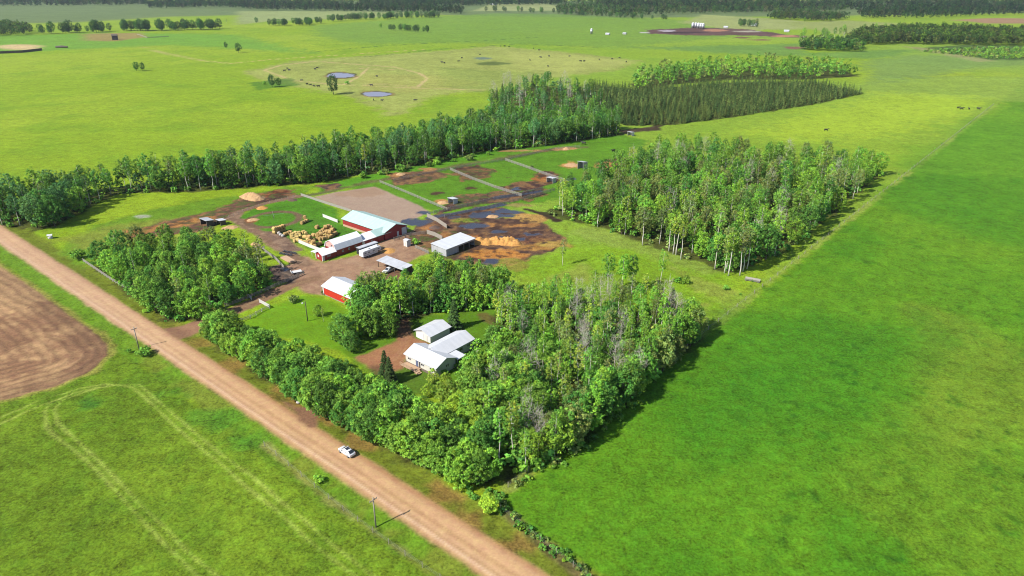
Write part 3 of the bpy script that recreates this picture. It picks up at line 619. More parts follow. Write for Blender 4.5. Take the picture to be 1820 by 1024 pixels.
def scatter(px, target, seed, pack=.80):
    P = [G(*p) for p in px]; rg = random.Random(seed); a = area(P); sp = math.sqrt(a / target) * pack
    xs = [p[0] for p in P]; yy = [p[1] for p in P]; out = []; cell = {}; tries = 0
    while len(out) < target and tries < target * 60:
        tries += 1; x = rg.uniform(min(xs), max(xs)); y = rg.uniform(min(yy), max(yy))
        if not pin(x, y, P): continue
        k = (int(x // sp), int(y // sp))
        if any((x - q[0]) ** 2 + (y - q[1]) ** 2 < sp * sp for i in (-1, 0, 1) for j in (-1, 0, 1) for q in cell.get((k[0] + i, k[1] + j), [])): continue
        cell.setdefault(k, []).append((x, y)); out.append((x, y))
    return out
def along(pts, step, jit, seed):
    rg = random.Random(seed); W = [G(*p) for p in pts]; out = []
    for a, b in zip(W[:-1], W[1:]):
        L = math.hypot(b[0] - a[0], b[1] - a[1]); k = max(1, int(L / step))
        for i in range(k):
            t = (i + rg.random()) / k; out.append((a[0] + (b[0] - a[0]) * t + rg.gauss(0, jit), a[1] + (b[1] - a[1]) * t + rg.gauss(0, jit)))
    return out
def U(a, b): return random.uniform(a, b)
def wood(px, n, seed, mix, label, cat, group, smin=.8, smax=1.15):
    """mix: list of (weight, proto key, name, label, group)"""
    ws = [m[0] for m in mix]
    for x, y in scatter(px, n, seed):
        m = random.choices(mix, ws)[0]
        plant(m[1], m[2], x, y, U(smin, smax) * m[5], m[3], 'tree', m[4], sz=None)
# shelterbelt between road and house
wood(W_A, 136, 1, [(1, 'leafy', 'leafy_tree', 'rounded bright green tree packed into the shelterbelt along the gravel road', 'trees of the roadside shelterbelt', .86)], 0, 0, 0, .66, 1.2)
# corner wood by the crop field
cb = 'trees of the open wood behind the farmhouse'
wood(W_B, 172, 2, [(30, 'thin', 'aspen_tree', 'slender pale trunked tree in the open wood right of the farmhouse', cb, .76), (30, 'aspen', 'aspen_tree', 'slender pale trunked tree in the open wood right of the farmhouse', cb, .64),
               (30, 'leafy', 'leafy_tree', 'bushy green tree in the open wood right of the farmhouse', 'bushy trees of the wood right of the farmhouse', .78), (11, 'bare', 'bare_tree', 'bare grey tree in the open wood right of the farmhouse', 'bare trees of the wood right of the farmhouse', .9)], 0, 0, 0)
# dense edge of that wood along the crop
EDGE = [(985, 822), (1110, 722), (1242, 602), (1225, 585), (1100, 690), (970, 790)]
wood(EDGE, 42, 22, [(1, 'broad', 'broad_tree', 'dense dark green tree on the wood edge beside the crop field', 'edge trees between the wood and the crop field', .72)], 0, 0, 0)
SW = [(830, 690), (905, 660), (960, 720), (960, 790), (880, 790), (845, 750)]
wood(SW, 34, 23, [(1, 'leafy', 'leafy_tree', 'full leafy tree filling the corner between farmhouse and crop field', 'leafy trees in the corner by the farmhouse', 1.0)], 0, 0, 0)
wood(W_B2, 48, 3, [(3, 'aspen', 'aspen_tree', 'tall green tree in the belt between workshop and farmhouse', 'trees of the belt between workshop and farmhouse', .70), (2, 'leafy', 'leafy_tree', 'full green tree in the belt between workshop and farmhouse', 'full trees of the belt between workshop and farmhouse', .95)], 0, 0, 0)
for x, y, s in ((612, 612, 1.0), (634, 600, 1.05), (648, 585, 1.1), (660, 600, 1.0), (680, 592, 1.1), (690, 578, 1.0), (655, 566, 1.15), (672, 560, 1.2), (640, 560, 1.1), (625, 625, .7), (694, 598, .7)):
    q = G(x, y); plant('leafy', 'leafy_tree', q[0], q[1], s, 'leafy tree beside the dirt drive left of the white garage', 'tree', 'trees beside the house drive')
for x, y, s in ((645, 556, .72), (655, 548, .75), (668, 554, .8), (682, 549, .76), (690, 560, .7), (636, 562, .62), (700, 556, .72)):
    q = G(x, y); plant('aspen', 'aspen_tree', q[0], q[1], s, 'tall slim tree between the red workshop and the carport', 'tree', 'slim trees beside the red workshop')
wood(W_C, 74, 4, [(4, 'leafy', 'leafy_tree', 'green tree in the copse between gravel road and driveway entrance', 'trees of the copse by the driveway entrance', .95), (2, 'broad', 'broad_tree', 'tall spreading tree in the copse between gravel road and driveway entrance', 'spreading trees of the copse by the driveway', .74), (1, 'thin', 'thin_tree', 'thin olive tree in the copse between gravel road and driveway entrance', 'thin trees of the copse by the driveway', .7)], 0, 0, 0)
wood(W_D, 290, 5, [(6, 'aspen', 'aspen_tree', 'tall pale trunked tree in the square wood beyond the meadow', 'trees of the square wood beyond the meadow', .88), (4, 'broad', 'broad_tree', 'rounded green tree in the square wood beyond the meadow', 'rounded trees of the square wood', .9), (1.2, 'thin', 'thin_tree', 'thin sparse tree in the square wood beyond the meadow', 'thin trees of the square wood', .95), (.9, 'bare', 'bare_tree', 'bare grey tree in the square wood beyond the meadow', 'bare trees of the square wood', 1.1)], 0, 0, 0)
wood(W_E, 300, 6, [(6, 'backaspen', 'poplar_tree', 'tall dark green tree in the long belt behind the paddocks', 'trees of the long belt behind the paddocks', .92), (4, 'backbroad', 'broad_tree', 'rounded green tree in the long belt behind the paddocks', 'rounded trees of the long belt behind the paddocks', 1.0), (.8, 'thin', 'thin_tree', 'thin pale tree in the long belt behind the paddocks', 'thin trees of the long belt', .95)], 0, 0, 0, .78, 1.15)
wood(W_F3, 60, 7, [(3, 'backaspen', 'poplar_tree', 'tall dark tree between the long belt and the spruce plantation', 'tall trees beside the spruce plantation', 1.0), (1, 'spruce', 'spruce_tree', 'dark spruce between the long belt and the plantation', 'tall spruces beside the plantation', 1.3), (1, 'bare', 'bare_tree', 'bare grey tree at the corner of the spruce plantation', 'bare trees beside the spruce plantation', 1.2)], 0, 0, 0)
for x, y in along([(1186, 446), (1212, 460)], 2.2, .8, 55) + along([(1264, 474), (1312, 489), (1330, 478)], 2.6, 1.0, 56) + along([(1062, 403), (1150, 433)], 9, 1.5, 57):
    plant('tallaspen', 'aspen_tree', x, y, U(.78, .98), 'tall bare stemmed aspen along the front edge of the square wood', 'tree', 'bare stemmed aspens on the front edge of the square wood')
# spruce plantation: 300 nearest as things, the rest one mass
sp = sorted(scatter(W_F2, 1900, 9, .72), key=lambda p: math.hypot(*p))
YM = PROTO['young']; yproto = None
def young(x, y, s):
    global yproto
    i = random.randrange(len(YM)); o = D.objects.new('spruce_tree', YM[i][2]); COL.objects.link(o)
    o.location = (x, y, 0); o.scale = (s, s, s); o.rotation_euler = (0, 0, U(0, 6.28))
    tag(o, 'small dark spruce in the front rows of the dense plantation', 'tree', 'spruces in the front rows of the plantation')
for x, y in sp[:300]: young(x, y, U(.55, 1.12))
def template(kind, seed, rgb):
    rg = np.random.RandomState(seed)
    if kind == 'cone':
        return leaves_cone(rg, rgb)
    if kind == 'bushlow':
        c, q = crown_pts(rg, 9, .3, 1.8, 1.3, 'egg', cr=(.5, .9)); return leaves(rg, c, q, 6, .42, rgb)
    c, q = crown_pts(rg, 16, 3, 14, 3.0, 'top' if kind == 'tall' else 'egg', cr=(1.1, 1.9)); return leaves(rg, c, q, 9, .72, rgb, .3)
def leaves_cone(rg, rgb):
    n = 70; t = rg.rand(n) ** 1.3; a = rg.rand(n) * 6.283; R = 1.6 * (1 - t) * (.5 + .5 * rg.rand(n)) + .05
    p = np.stack([R * np.cos(a), R * np.sin(a), .3 + 7.5 * t], -1); o = np.stack([np.cos(a), np.sin(a), -.4 * np.ones(n)], -1); sd = np.stack([-np.sin(a), np.cos(a), np.zeros(n)], -1)
    L = (.8 * (1.15 - .7 * t))[:, None]; V = np.stack([p - o * L, p - sd * L * .6, p + o * L, p + sd * L * .6], 1).reshape(-1, 3)
    return V, np.arange(n * 4).reshape(-1, 4), np.repeat(np.clip(np.asarray(rgb)[None] * (1 + .25 * rg.normal(size=n))[:, None], .003, 1), 4, 0)
def mass(name, pts, temps, label, cat, smin, smax, seed):
    rg = np.random.RandomState(seed); VV, QQ, CC = [], [], []; o = 0
    for x, y in pts:
        V, Qd, c = temps[rg.randint(len(temps))]; s = rg.uniform(smin, smax); w = rg.uniform(0, 6.283); co, si = math.cos(w), math.sin(w)
        T = np.empty_like(V); T[:, 0] = (V[:, 0] * co - V[:, 1] * si) * s + x; T[:, 1] = (V[:, 0] * si + V[:, 1] * co) * s + y; T[:, 2] = V[:, 2] * s * rg.uniform(.85, 1.15)
        VV.append(T); QQ.append(Qd + o); CC.append(c * rg.uniform(.7, 1.3)); o += len(V)
    if not VV: return
    return tag(link(name, npmesh(name, np.concatenate(VV), np.concatenate(QQ), M['leaf'], np.concatenate(CC)), None), label, cat, kind='stuff')
CONES = [template('cone', 50 + i, GREENS[g]) for i, g in enumerate(['spruce', 'sprucey', 'spruce', 'sprucey'])]
TALL = [template('tall', 60 + i, GREENS[g]) for i, g in enumerate(['deep', 'mid', 'blue', 'deep', 'olive', 'spruce'])]
FAR = [template('tall', 160 + i, tuple(.36 * q for q in GREENS[g])) for i, g in enumerate(['deep', 'spruce', 'blue', 'deep', 'olive', 'spruce', 'blue', 'mid', 'tan'])]
MIDW = [template('tall', 360 + i, tuple(.55 * q for q in GREENS[g])) for i, g in enumerate(['deep', 'blue', 'mid', 'deep', 'spruce', 'olive'])]
LOW = [template('bushlow', 70 + i, GREENS[g]) for i, g in enumerate(['mid', 'deep', 'olive', 'bright'])]
NEARW = [template('tall', 260 + i, tuple(.82 * q for q in GREENS[g])) for i, g in enumerate(['mid', 'mid', 'bright', 'deep', 'bright', 'olive', 'deep'])]
mass('bright_wood', scatter(W_F1, 230, 8, .7), NEARW, 'bright green wood standing behind the dark spruce plantation', 'wood', .75, 1.15, 12)
mass('spruce_plantation', sp[300:], CONES, 'dense dark spruce plantation rows behind the front spruces', 'plantation', .55, 1.08, 1)
# undergrowth inside the woods
for w, n, lb, s in ((W_B, 420, 'shrubby undergrowth beneath the open wood right of the farmhouse', 91), (W_D, 620, 'shrubby undergrowth beneath the square wood beyond the meadow', 92), (W_E, 520, 'shrubby undergrowth beneath the long belt behind the paddocks', 93), (W_C, 150, 'undergrowth beneath the copse at the driveway entrance', 94), (W_A, 120, 'undergrowth beneath the roadside shelterbelt', 95), (W_B2, 90, 'undergrowth beneath the belt by the workshop', 96)):
    mass('undergrowth', scatter(w, n, s, .6), LOW, lb, 'undergrowth', .7, 1.6, s)
SAP = [template('tall', 460 + i, tuple(.8 * q for q in GREENS[g])) for i, g in enumerate(['deep', 'deep', 'mid', 'blue'])]
mass('thicket', scatter(W_E, 300, 97, .6), SAP, 'thicket of young trees filling the long belt behind the paddocks', 'thicket', .45, .85, 97)
mass('thicket', scatter(W_F3, 80, 98, .6), SAP, 'thicket of young trees beside the spruce plantation', 'thicket', .5, .9, 98)
# hedge scrub down the field corner and boundaries
mass('scrub', along([(835, 875), (880, 880), (905, 915), (950, 955), (1000, 990), (1060, 1040)], .9, .8, 5), LOW, 'low scrub along the field edge beside the gravel road', 'scrub', .3, .75, 41)
mass('scrub', along([(905, 862), (985, 835), (1130, 715)], 1.6, .8, 6), LOW, 'low scrub at the foot of the wood beside the crop', 'scrub', .4, .8, 42)
mass('scrub', along([(1250, 590), (1340, 500), (1500, 390), (1640, 285), (1770, 185)], 9, 1.2, 7), LOW, 'scattered weeds along the fence of the crop field', 'scrub', .2, .45, 43)
mass('scrub', scatter([(1640, 92), (1720, 86), (1990, 88), (1990, 104), (1760, 105)], 420, 8, .6), LOW, 'rough olive scrub in the far right clearing', 'scrub', 1.2, 2.4, 44)
# far woods, each one mass
def far(px, n, label, seed, smin=.9, smax=1.4, t=None):
    mass('distant_wood', scatter(px, n, seed, .55), t or FAR, label, 'wood', smin, smax, seed)
far([(1418, 88), (1450, 91), (1530, 93), (1536, 84), (1450, 80)], 170, 'dark wood standing nearest to the far farmstead', 201, .8, 1.2, MIDW)
far([(1500, 82), (1600, 79), (1720, 81), (1820, 82), (1900, 78), (1900, 62), (1760, 62), (1640, 56), (1530, 62)], 1500, 'wide dark wood at the right edge behind the scrub', 202, .9, 1.35, MIDW)
far([(1360, 34), (1470, 39), (1510, 34), (1400, 27)], 260, 'narrow wood behind the far farmstead', 203)
far([(1530, 34), (1640, 34), (1760, 28), (1950, 26), (1950, 12), (1700, 12), (1520, 20)], 1300, 'far wood along the skyline at right', 204)
far([(990, 26), (1120, 32), (1200, 26), (1490, 22), (1520, 14), (1300, 8), (1060, 10), (990, 16)], 1500, 'long far wood at the top right of centre', 205, 1, 1.5)
far([(600, 22), (760, 24), (820, 26), (826, 18), (700, 11), (600, 12)], 600, 'far wood at the top centre', 206)
far([(265, 16), (400, 14), (460, 19), (600, 21), (600, 9), (430, 7), (265, 9)], 900, 'far dark wood at the top left', 207, 1, 1.5)
far([(-200, 13), (120, 12), (260, 9), (260, 3), (-200, 3)], 900, 'far wood at the upper left corner', 208, 1, 1.5)
far([(-60, 66), (40, 64), (62, 60), (40, 50), (-60, 44)], 260, 'wood at the left edge beyond the green pasture', 209, .9, 1.3, MIDW)
def G2(Y, X0, X1): return [(X0, Y), (X1, Y)]
def worldmass(x0, x1, y0, y1, n, label, seed):
    rg = random.Random(seed); mass('distant_wood', [(rg.uniform(x0, x1), rg.uniform(y0, y1)) for _ in range(n)], FAR, label, 'wood', 1.2, 2.0, seed)
far([(640, 10), (800, 12), (1000, 9), (1000, 5), (640, 5)], 700, 'far dark wood above the pale field at the top centre', 212, 1, 1.5)
far([(1100, 19), (1300, 22), (1420, 17), (1300, 13), (1120, 14)], 500, 'far wood strip above the green field', 213, 1, 1.5)
worldmass(-3600, 3600, 2600, 5000, 7500, 'endless woodland covering the horizon', 210)
worldmass(300, 3300, 2200, 2750, 2200, 'broken woodland in front of the horizon at right', 211)
# rows and clumps far out, single trees
def row(pts, step, jit, key, name, s0, s1, label, group, seed):
    for x, y in along(pts, step, jit, seed): plant(key, name, x, y, U(s0, s1), label, 'tree', group)
row([(75, 60), (150, 58), (200, 56)], 5, 9, 'row', 'field_tree', .8, 1.7, 'dark tree in the left half of the pasture tree row', 'trees of the left pasture row', 1)
row([(215, 55), (300, 54), (384, 52)], 3.6, 9, 'row', 'field_tree', .9, 1.6, 'tall tree in the row behind the dark pasture shed', 'trees of the row behind the pasture shed', 2)
row([(488, 45), (530, 45), (562, 42)], 3.5, 12, 'row', 'field_tree', .85, 1.1, 'tree in the small clump at top left of centre', 'trees of the small far clump', 3)
row([(580, 38), (650, 35), (728, 32), (778, 31)], 5, 12, 'row', 'field_tree', .9, 1.3, 'tree in the far row along the green field', 'trees of the far green field row', 4)
row([(695, 53), (730, 56), (762, 58)], 7, 5, 'row', 'field_tree', .7, 1.0, 'small tree in the short far line above the tan pasture', 'trees of the short far line', 5)
row([(850, 20), (900, 21), (985, 24)], 20, 14, 'row', 'field_tree', .9, 1.3, 'scattered tree before the pale far field', 'trees before the pale far field', 6)
row([(1000, 26), (1110, 32), (1190, 36)], 16, 8, 'row', 'field_tree', .7, 1.1, 'tree in the hedge line left of the far farmstead', 'trees of the hedge line by the far farmstead', 7)
row([(1310, 46), (1345, 49)], 7, 8, 'row', 'field_tree', .8, 1.1, 'tree among the far farmstead sheds', 'trees of the far farmstead', 8)
row([(1430, 78), (1480, 70), (1540, 62), (1620, 60)], 14, 18, 'aspen', 'field_tree', .8, 1.2, 'light tree beside the dark far wood', 'light trees beside the dark far wood', 9)
for key, name, x, y, s, lb in (('row', 'field_tree', 424, 94, .95, 'lone upright tree right of a smaller one in the upper left pasture'), ('row', 'field_tree', 402, 86, .65, 'small lone tree left of the taller one in the upper left pasture'), ('row', 'field_tree', 593, 168, 1.25, 'large round tree beside the lower pond'),
        ('row', 'field_tree', 484, 155, .85, 'left tree of the pair beside the cattle track'), ('row', 'field_tree', 496, 154, .62, 'right tree of the pair beside the cattle track'), ('row', 'field_tree', 243, 126, .75, 'left half of the shrubby pair alone in the pasture'), ('row', 'field_tree', 254, 126, .66, 'right half of the shrubby pair alone in the pasture'),
        ('broad', 'field_tree', 456, 41, .9, 'lone far tree left of the small clump'), ('thin', 'thin_tree', 403, 42, .6, 'thin far tree at the end of the tree row'), ('broad', 'field_tree', 677, 50, .7, 'lone far tree above the short tree line'), ('broad', 'field_tree', 1345, 42, .8, 'lone tree on the pale field behind the far farmstead'), ('broad', 'field_tree', 1430, 38, .7, 'lone tree before the narrow far wood'),
        ('thin', 'thin_tree', 1000, 472, .62, 'dead looking pale tree alone in the meadow below the mud'), ('thin', 'thin_tree', 1174, 506, .78, 'single thin pale trunked tree in the right meadow'), ('aspen', 'aspen_tree', 1080, 519, .80, 'leftmost tall tree of the trio above the open wood'), ('aspen', 'aspen_tree', 1105, 522, .80, 'middle tall tree of the trio above the open wood'), ('aspen', 'aspen_tree', 1122, 515, .74, 'rightmost tall tree of the trio above the open wood'),
        ('lime', 'leafy_tree', 947, 815, .78, 'lime green round tree at the lower corner of the wood'), ('lime', 'leafy_tree', 868, 912, .5, 'small pale green tree alone at the field corner by the road'), ('spruce', 'spruce_tree', 808, 584, .95, 'tall conical spruce behind the white garage'), ('spruce', 'spruce_tree', 686, 676, .86, 'dark pointed spruce beside the farmhouse deck'), ('spruce', 'spruce_tree', 694, 682, .78, 'second dark spruce nearest the farmhouse deck'),
        ('leafy', 'leafy_tree', 566, 562, .42, 'small young tree on the workshop lawn'), ('thin', 'thin_tree', 575, 572, .3, 'thin sapling right of the young tree on the lawn'), ('leafy', 'leafy_tree', 382, 600, .82, 'greyish green tree at the driveway corner of the shelterbelt'),
        ('spruce', 'spruce_tree', 1192, 560, .9, 'dark spruce at the upper tip of the open wood'), ('spruce', 'spruce_tree', 912, 548, .95, 'dark spruce left of the open wood')):
    q = G(x, y); plant(key, name, q[0], q[1], s, lb, 'tree')
for x, y, s, lb in ((258, 632, 1.3, 'round bush casting shadow beside the power pole left of the road'), (229, 625, .5, 'tiny bush left of the round roadside bush'), (566, 856, .8, 'single dark bush in the grass by the road below the car'), (138, 460, 1.8, 'grey green bush at the end of the roadside fence'), (522, 537, 1.2, 'yellowish ornamental bush on the workshop lawn'),
                    (738, 434, 1.2, 'round bush beside the small white tank'), (1290, 515, .8, 'small bush in the meadow near the white trough'), (1205, 502, .9, 'left dark bush in the right meadow'), (1218, 504, 1.1, 'right dark bush in the right meadow'), (945, 300, 1.0, 'round bush beside the lone hay shelter'),
                    (922, 263, 2.4, 'big round bush at the foot of the long tree belt'), (575, 523, .7, 'small bush at the corner of the red workshop'), (617, 150, 1.6, 'small bush on the rim of the upper pond'), (470, 150, 1.4, 'low bush left of the pair beside the cattle track'), (700, 690, 1.0, 'bush in front of the farmhouse'), (790, 665, .8, 'bush at the farmhouse gable wall'), (815, 655, .9, 'bush behind the farmhouse gable')):
    q = G(x, y); plant('bush', 'bush', q[0], q[1], s, lb, 'bush')
for i, (x, y) in enumerate(scatter([(770, 680), (830, 690), (850, 750), (870, 800), (850, 810), (800, 740), (750, 705)], 22, 77)):
    plant('lime', 'leafy_tree', x, y, U(.34, .6), 'low yellow green shrub in the gap between shelterbelt and wood', 'shrub', 'shrubs between shelterbelt and wood')
for i, (x, y) in enumerate(along([(640, 318), (700, 306), (800, 290), (860, 276)], 6, 2, 31)):
    plant('bush', 'bush', x, y, U(1.0, 2.0), 'bright bush along the foot of the long tree belt', 'bush', 'bushes at the foot of the long belt')

# ================================================================== BUILDINGS
def loc(p, x, y):                                                            # offset in the section grid
    return (p[0] + E1[0] * x + E2[0] * y, p[1] + E1[1] * x + E2[1] * y)
def gwall(x0, x1, y0, y1, h, r, axis='x', z0=-.2):
    if axis == 'x': m = (y0 + y1) / 2; return MB().prism([(y0, z0), (y1, z0), (y1, h), (m, r), (y0, h)], x0, x1, 'x')
    m = (x0 + x1) / 2; return MB().prism([(x0, z0), (x1, z0), (x1, h), (m, r), (x0, h)], y0, y1, 'y')
def groof(x0, x1, y0, y1, h, r, axis='x', o=.45, oe=.4, t=.16, lift=.02):
    a0, a1 = (y0, y1) if axis == 'x' else (x0, x1); m = (a0 + a1) / 2; sl = (r - h) / (m - a0); e = h - o * sl + lift
    sec = [(a0 - o, e), (m, r + lift), (a1 + o, e), (a1 + o, e + t), (m, r + lift + t), (a0 - o, e + t)]
    return MB().prism(sec, x0 - oe, x1 + oe, 'x') if axis == 'x' else MB().prism(sec, y0 - oe, y1 + oe, 'y')
def window(p, face, a, z, w=1.1, h=.9, off=0.0, label=None):
    """face: 'x-','x+','y-','y+' wall plane at off; a is the position along the wall"""
    def bx(mb, a0, a1, z0, z1, d0, d1):
        s = -1 if face[1] == '-' else 1; q = sorted((off + s * d0, off + s * d1))
        return mb.box(q[0], q[1], a0, a1, z0, z1) if face[0] == 'x' else mb.box(a0, a1, q[0], q[1], z0, z1)
    f = MB(); t = .09
    bx(f, a - w / 2, a + w / 2, z - h / 2, z - h / 2 + t, .003, .07); bx(f, a - w / 2, a + w / 2, z + h / 2 - t, z + h / 2, .003, .07)
    bx(f, a - w / 2, a - w / 2 + t, z - h / 2 + t, z + h / 2 - t, .003, .07); bx(f, a + w / 2 - t, a + w / 2, z - h / 2 + t, z + h / 2 - t, .003, .07); bx(f, a - t / 2, a + t / 2, z - h / 2 + t, z + h / 2 - t, .003, .06)
    fo = f.build('window', M['white'], p); g = MB(); bx(g, a - w / 2 + t, a + w / 2 - t, z - h / 2 + t, z + h / 2 - t, .002, .03); g.build('pane', M['glass'], fo)
def panel(p, name, face, a, w, z0, z1, off, mat, d=.06, label=None):
    s = -1 if face[1] == '-' else 1; q = sorted((off + s * .003, off + s * d)); mb = MB()
    mb.box(q[0], q[1], a - w / 2, a + w / 2, z0, z1) if face[0] == 'x' else mb.box(a - w / 2, a + w / 2, q[0], q[1], z0, z1)
    return mb.build(name, mat, p, label=label)
# ---- farmhouse
O = (-29.9, 171.0)
hs = thing('farmhouse', 'long white farmhouse with angled wings, pale metal roofs and a wooden front deck', 'house', (O[0], O[1], 0), A1)
gwall(0, 12.3, 0, 7.4, 3.0, 4.5).build('wall', M['cream'], hs, label='front wing wall'); groof(0, 12.3, 0, 7.4, 3.0, 4.5).build('roof', M['white_roof'], hs, label='front wing roof')
gwall(1.7, 8.6, 5.0, 18.6, 3.0, 4.5, 'y').build('wall', M['cream'], hs, label='rear wing wall'); groof(1.7, 8.6, 5.2, 18.6, 3.02, 4.44, 'y', oe=.4).build('roof', M['white_roof_y'], hs, label='rear wing roof')
MB().prism([(8.2, 2.75), (13.0, 2.45), (13.0, 2.58), (8.2, 2.88)], 7.6, 10.9, 'y').build('porch_roof', M['white_roof'], hs)
pst = [MB().tube([(12.7, y, 0), (12.7, y, 2.45)], [.07, .07]).build('post', M['white'], hs) for y in (7.9, 10.6)]
MB().box(-.03, 12.33, -.06, 0, 0, .75).build('skirting', M['brown_strip'], hs)
for a in (1.6, 6.9, 10.4): window(hs, 'y-', a, 1.95, 1.3, .8, 0)
window(hs, 'x+', 4.2, 2.0, 1.2, .9, 12.3)
for a in (11.6, 13.4, 16.6): window(hs, 'x+', a, 1.8, 1.4, 1.0, 8.6)
d_ = panel(hs, 'door', 'y-', 4.7, .95, .62, 2.65, 0, M['blue']); MB().box(5.0, 5.06, -.12, -.06, 1.6, 1.7).build('handle', M['steel'], d_)
panel(hs, 'door', 'y-', 5.75, .5, .62, 2.65, 0, M['glass'])
dk = MB()
for i in range(17): dk.box(.2 + i * .36, .2 + i * .36 + .33, -2.4, -.08, .5, .56)
dk.build('deck', M['new_wood'], hs)
r = MB(); [r.box(.2, 6.3, -2.42, -2.36, z, z + .08) for z in (1.0, 1.42)]; [r.box(.18, .24, -2.36, -.1, z, z + .08) for z in (1.0, 1.42)]
[r.box(x, x + .09, -2.46, -2.43, 0, 1.5) for x in (.2, 1.6, 3.0, 4.4, 6.2)]; r.build('deck_railing', M['new_wood'], hs)
MB().box(6.34, 7.6, -2.3, -.9, .0, .25).box(6.34, 7.1, -2.3, -.9, .25, .48).build('step', M['new_wood'], hs)
# ---- garage
g = thing('garage', 'white detached garage with gable door standing behind the farmhouse', 'garage', (-29.0, 186.5, 0), A1)
gwall(0, 6.3, 0, 8, 2.35, 3.45, 'y').build('wall', M['white'], g); groof(0, 6.3, 0, 8, 2.35, 3.45, 'y', o=.5, oe=.5).build('roof', M['white_roof_y'], g)
panel(g, 'garage_door', 'y-', 2.0, 2.7, 0, 2.1, 0, M['carpaint']); panel(g, 'door', 'y-', 4.6, .85, 0, 2.0, 0, M['cream'])
# ---- workshop
g = thing('workshop', 'red workshop with white corner trim and white gabled roof', 'workshop', (-64.6, 217.2, 0), A1)
gwall(0, 15.6, 0, 9.2, 3.2, 4.9).build('wall', M['bright_red'], g); groof(0, 15.6, 0, 9.2, 3.2, 4.9).build('roof', M['white_roof'], g)
for x0, x1, y0, y1 in ((-.04, .5, -.05, -.002), (15.1, 15.64, -.05, -.002), (-.05, -.002, 0, 9.2), (15.602, 15.65, 0, .5)): MB().box(x0, x1, y0, y1, 0, 3.1).build('corner_trim', M['white'], g)
MB().box(.52, 15.08, -.05, -.002, 2.85, 3.1).build('fascia', M['white'], g); panel(g, 'overhead_door', 'x+', 4.6, 4.0, 0, 2.9, 15.6, M['white']); MB().box(.52, 15.08, -.04, -.002, -.05, .25).build('skirting', M['wood'], g)
# ---- red barn: hall, long wing, gambrel loft, end shed
O = (-74.2, 288.4)
b = thing('barn', 'long red barn with mint green hall roof and white roofed gambrel wing', 'barn', (O[0], O[1], 0), A1)
gwall(.4, 28.4, .5, 12.5, 3.4, 5.5).build('wall', M['red'], b, label='red hall wall'); groof(.4, 28.4, .5, 12.5, 3.4, 5.5, o=.5).build('roof', M['mint_roof'], b, label='mint green hall roof')
MB().box(.4, 20, .44, .498, -.1, .9).build('skirting', M['new_wood'], b)
panel(b, 'sliding_door', 'x+', 10.9, 2.6, 0, 3.0, 28.4, M['white']); panel(b, 'door', 'x+', 7.4, .95, 0, 2.1, 28.4, M['white'])
gwall(21.2, 28.0, -10.5, .3, 2.8, 4.2, 'y').build('wall', M['red'], b, label='red wing wall'); groof(21.2, 28.0, -10.5, -4, 2.8, 4.2, 'y', oe=.1).build('roof', M['bright_roof'], b, label='white wing roof')
groof(21.2, 28.0, -3.88, 4.0, 2.85, 4.35, 'y', oe=0).build('roof', M['mint_roof_y'], b, label='mint green connecting roof')
# gambrel section
def gam(o, t): return [(21 - o, 2.6), (21.9 - o * .6, 4.6 + o * .4), (24.5, 5.9 + o), (27.1 + o * .6, 4.6 + o * .4), (28 + o, 2.6)]
MB().prism([(21, -.2), (28, -.2), (28, 2.75), (27.1, 4.6), (24.5, 5.9), (21.9, 4.6), (21, 2.75)], -23.5, -10.6, 'y').build('wall', M['red'], b, label='red loft barn wall')
inn = gam(.03, 0); out = gam(.22, 0)
MB().prism(inn + out[::-1], -23.9, -10.5, 'y').build('roof', M['bright_roof'], b, label='white gambrel roof')
MB().prism([(21.5, 2.9), (27.5, 2.9), (27, 4.5), (24.5, 5.75), (22, 4.5)], -23.62, -23.503, 'y').build('gable_panel', simple('faded_red_boards', (.52, .30, .26), .8, var=.2), b, label='faded pink loft gable')
panel(b, 'loft_door', 'y-', 25.4, .8, 3.0, 4.1, -23.62, M['dark'])
for a in (-20.5, -17.5, -14.3): window(b, 'x+', a, 1.5, .8, .8, 28.0)
panel(b, 'door', 'x+', -10.3, 1.3, 0, 2.3, 28.03, M['white'])
window(b, 'x+', -6, 1.6, .8, .7, 28.0)
gwall(23.6, 28.0, -30, -23.63, 2.4, 3.5, 'y').build('wall', M['red'], b, label='red end shed wall'); groof(23.6, 28.0, -30, -23.9, 2.4, 3.5, 'y', oe=.35).build('roof', M['bright_roof'], b, label='white end shed roof')
MB().prism([(20.2, 2.0), (23.05, 2.14), (23.05, 2.26), (20.2, 2.12)], -29.8, -24, 'y').build('lean_to_roof', M['bright_roof'], b)
for y in (-29.5, -24.4): MB().tube([(20.4, y, 0), (20.4, y, 2.05)], [.07, .07]).build('post', M['white'], b)
em = panel(b, 'emblem', 'y-', 25.4, .9, 1.1, 2.0, -30, M['white'])
for x0, x1 in ((23.56, 23.9), (27.7, 28.04)): MB().box(x0, x1, -30.05, -30.002, 0, 2.35).build('corner_trim', M['white'], b)
MB().box(28.002, 28.05, -30.02, -29.1, 0, 2.35).build('corner_trim', M['white'], b)
for a in (-27.6, -26.6): window(b, 'x+', a, 1.4, .7, .6, 28.0)
MB().prism([(17.2, 2.2), (20.8, 2.7), (20.8, 2.8), (17.2, 2.3)], -13.5, -9.5, 'y').build('lean_to_roof', M['white_roof'], b)
for x, y in ((17.4, -13.2), (17.4, -9.8)): MB().tube([(x, y, 0), (x, y, 2.2)], [.07, .07]).build('post', M['wood'], b)
